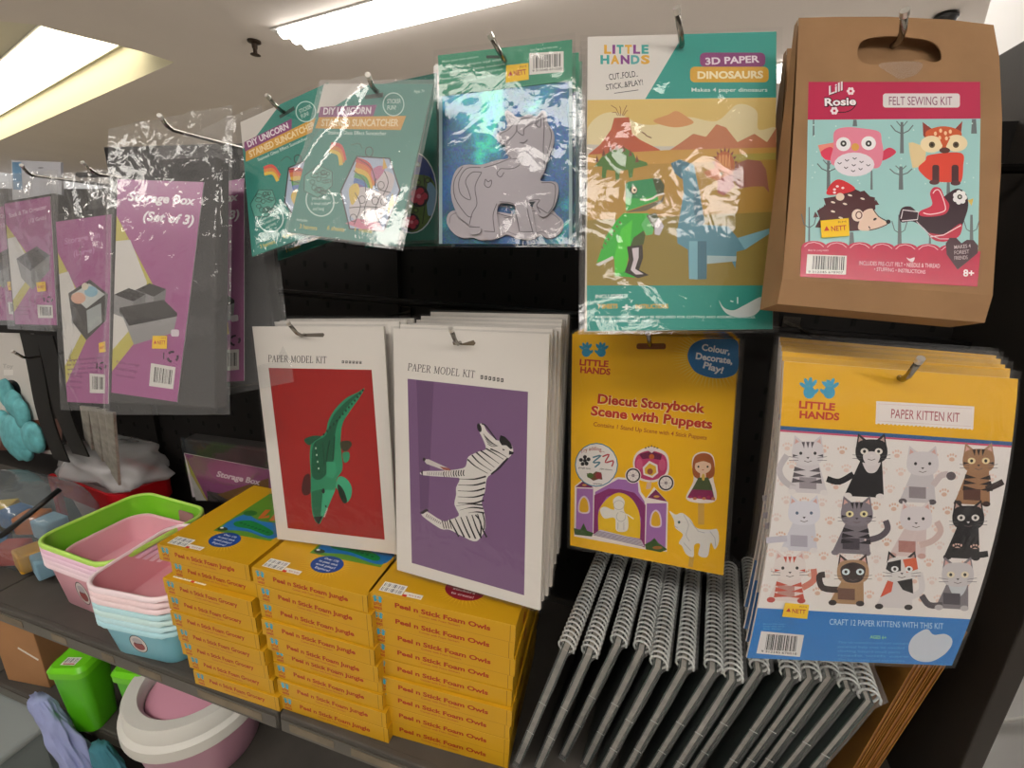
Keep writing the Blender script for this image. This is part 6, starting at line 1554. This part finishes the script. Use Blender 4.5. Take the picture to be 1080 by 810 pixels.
rp = random.Random(3)
for i, (px, py, hh, c) in enumerate(((3, 634, .05, '#c8ccd0'), (4, 652, .045, '#8fa9bc'), (5, 672, .05, '#6a6a72'), (2, 690, .04, '#c43a5a'), (9, 692, .035, '#b8b4b0'))):
    q = at_z(px, py, 0.5 + 0.20 - i * 0.042)
    t = thing('small_toy_packet', 'small packet left of the brown carton, %s of its pile' % ('topmost', 'second from the top', 'third from the top', 'fourth from the top', 'lowest')[i], 'packet', (-1.375 + .006 * i, 0.50, LZ + 0.0005 + (4 - i) * 0.0405), (0, 0, rp.uniform(-.12, .12)), 'small packets piled beside the carton')
    MB().box(-.055, .02, 0, .10, 0, .039).build('box', mat('packet_%d' % i, c, .4, vary=.3, vscale=40), t, bevel=.002)
    A = Art(lambda x, y: (x, y), lambda x, z, h: (x, -.0004 - h, z)); A.rect(-.05, .004, -.01, .014, '#e0b02c'); A.rect(-.006, .008, .014, .03, '#e8e6e0'); A.build('label', INK, t, label='yellow and white sticker')

def cloth(name, label, cat, pts, w, th, col, seed, rough=.9):
    mb = MB(); rings = []
    P = [Vector(p) for p in pts]; n = 60; v = []; m = 36
    for i in range(m + 1):
        u = i / m * (len(P) - 1); k = min(int(u), len(P) - 2); p = P[k].lerp(P[k + 1], u - k)
        for j in range(n):
            a = 2 * math.pi * j / n
            e = 1 + .35 * noise.noise(Vector((math.cos(a) * 1.5, math.sin(a) * 1.5 + seed, i * .18))) + .30 * noise.noise(Vector((math.cos(a) * 5, math.sin(a) * 5 + seed, i * .10)))
            e *= (0.35 + 0.65 * math.sin(math.pi * min(1, i / m * .8 + .12))) if i < m * .4 else 1
            v.append((p.x + math.cos(a) * w * e, p.y + math.sin(a) * th * e, p.z))
    f = [(i * n + k, i * n + (k + 1) % n, (i + 1) * n + (k + 1) % n, (i + 1) * n + k) for i in range(m) for k in range(n)] + [tuple(range(n))[::-1], tuple(m * n + k for k in range(n))]
    mb.add(v, f)
    return tag(mb.build(name, mat('cloth_' + col, col, rough, bump=.3, bscale=120), smooth=True), label, cat)
P_ = lambda px, py, y=.408: tuple(at_y(px, py, y))
cloth('cloth_bag', 'pale lilac blue cloth bag hanging in front of the lower shelf', 'cloth bag', [P_(40, 736), P_(58, 765), P_(80, 800), P_(108, 850)], .034, .020, '#9aa3cf', 2)
cloth('folded_garment', 'teal cloth bundle beside the lilac cloth bag', 'cloth bag', [P_(104, 786), P_(120, 815), P_(134, 845), P_(150, 880)], .030, .018, '#3f7d8c', 9)
cloth('navy_garment', 'dark navy cloth strip hanging between lilac and teal cloths', 'cloth', [P_(78, 770, .432), P_(90, 795, .432), P_(106, 820, .43), P_(120, 850, .43)], .022, .012, '#232a48', 5)
t = thing('plastic_tote', 'grey translucent plastic tote on the floor at lower left', 'storage tote', (-1.50, .30, .0))
MB().box(-.2, .14, 0, .22, 0, .27).build('body', mat('tote_grey', '#8d9694', .4), t, bevel=.02)
MB().box(-.21, .15, -.01, .23, .271, .292).build('lid', mat('tote_lid', '#a3aaa8', .4), t, bevel=.008)

# left end of the shelf ----------------------------------------------
t = thing('toy_bag', 'clear zip bag of colourful toy blocks at the shelf left end', 'toy bag', (-1.262, 0.515, SZ))
def blob(mb, c, r, seed=0, n=28, m=18, amp=.12, sq=0.75, mi=0, z0=None):
    v = []
    for i in range(m + 1):
        th = math.pi * i / m
        for j in range(n):
            ph = 2 * math.pi * j / n
            d = Vector((math.sin(th) * math.cos(ph), math.sin(th) * math.sin(ph), math.cos(th)))
            s = Vector(tuple(math.copysign(abs(k) ** sq, k) for k in d))
            e = 1 + amp * noise.noise(d * 2.2 + Vector((seed, 0, 0)))
            z = c[2] + s.z * r[2] * e
            v.append((c[0] + s.x * r[0] * e, c[1] + s.y * r[1] * e, max(z, z0) if z0 is not None else z))
    f = [(i * n + k, i * n + (k + 1) % n, (i + 1) * n + (k + 1) % n, (i + 1) * n + k) for i in range(m) for k in range(n)]
    return mb.add(v, f, mi)
FILM3 = film_mat('toy_bag_film', body=0.20, gloss=0.12, bump=0.8, bscale=20, base=0.05, tint='#9fb0b8')
blob(MB(), (0, 0.03, .085), (.165, .075, .095), 3, sq=.62, z0=.001).build('clear_bag', FILM3, t, smooth=True)
z = [Vector((-.165, -.02, .070)), Vector((-.08, -.050, .075)), Vector((.02, -.056, .088)), Vector((.09, -.05, .12)), Vector((.13, -.02, .16)), Vector((.14, .03, .19))]
MB().tube(z, .0055, 8).build('zip_trim', mat('black_trim', '#0e0d0d', .5), t, smooth=True)
A = Art(lambda x, y: (x, y), lambda x, z, h: (x, -.0725 - h, z)); 
MB().box(.045, .085, -.058, -.055, .112, .145).build('price_sticker', mat('sticker_yellow', '#e8b818', .5), t, label='bright yellow price sticker')
cols = ['#e0a41c', '#3f7fb0', '#c4473a', '#e0a41c', '#7fa6b8', '#d8b42c', '#4a6f9c', '#b86a2a', '#8fb4c8']
for i, c in enumerate(cols):
    x = -1.262 + (-.10 + .055 * (i % 5)); y = 0.515 + (-.01 if i < 5 else .035); zz = SZ + .012 + (0 if i < 5 else .048)
    o = MB().box(-.025, .025, -.022, .022, 0, .042).build('toy_block', mat('block_%s' % c, c, .45), bevel=.004)
    o.location = (x, y, zz); o.rotation_euler = (0, 0, rp.uniform(-.6, .6)); tag(o, 'toy block inside the clear zip bag at the shelf left end', 'toy block', 'toy blocks inside the clear bag')
t = thing('red_basket', 'red plastic basket in clear wrap behind the green bin', 'basket', (-1.245, 0.715, SZ), (0, 0, math.radians(-6)))
rd = mat('red_plastic', '#b3131c', .3)
m = MB()
a = rr(.20, .10, .03); c = rr(.255, .125, .035); n = len(a)
v = [(x, y, 0) for x, y in a] + [(x, y, .10) for x, y in c] + [(x * .95, y * .95, .10) for x, y in c] + [(x * .95, y * .95, .006) for x, y in a]
f = [(i * n + k, i * n + (k + 1) % n, (i + 1) * n + (k + 1) % n, (i + 1) * n + k) for i in range(3) for k in range(n)] + [tuple(range(n))[::-1], tuple(3 * n + k for k in range(n))]
m.add(v, f).build('body', mat('basket_pale', '#cdb6b4', .5), t, smooth=True, autosmooth=.6)
m = MB(); c2 = rr(.265, .135, .038); 
v = [(x, y, .066) for x, y in c2] + [(x, y, .120) for x, y in c2] + [(x * .92, y * .92, .120) for x, y in c2] + [(x * .92, y * .92, .066) for x, y in c2]
f = [(i * n + k, i * n + (k + 1) % n, ((i + 1) % 4) * n + (k + 1) % n, ((i + 1) % 4) * n + k) for i in range(4) for k in range(n)]
m.add(v, f).build('rim', rd, t, smooth=True, autosmooth=.6)
MB().box(-.138, -.115, -.074, -.060, .0, .118).build('corner_post', rd, t, bevel=.004)
blob(MB(), (0, .004, .152), (.146, .072, .046), 8, sq=.6, amp=.30).build('plastic_wrap', film_mat('basket_wrap', body=.34, gloss=.1, bump=1.0, bscale=14, base=.05), t, smooth=True)
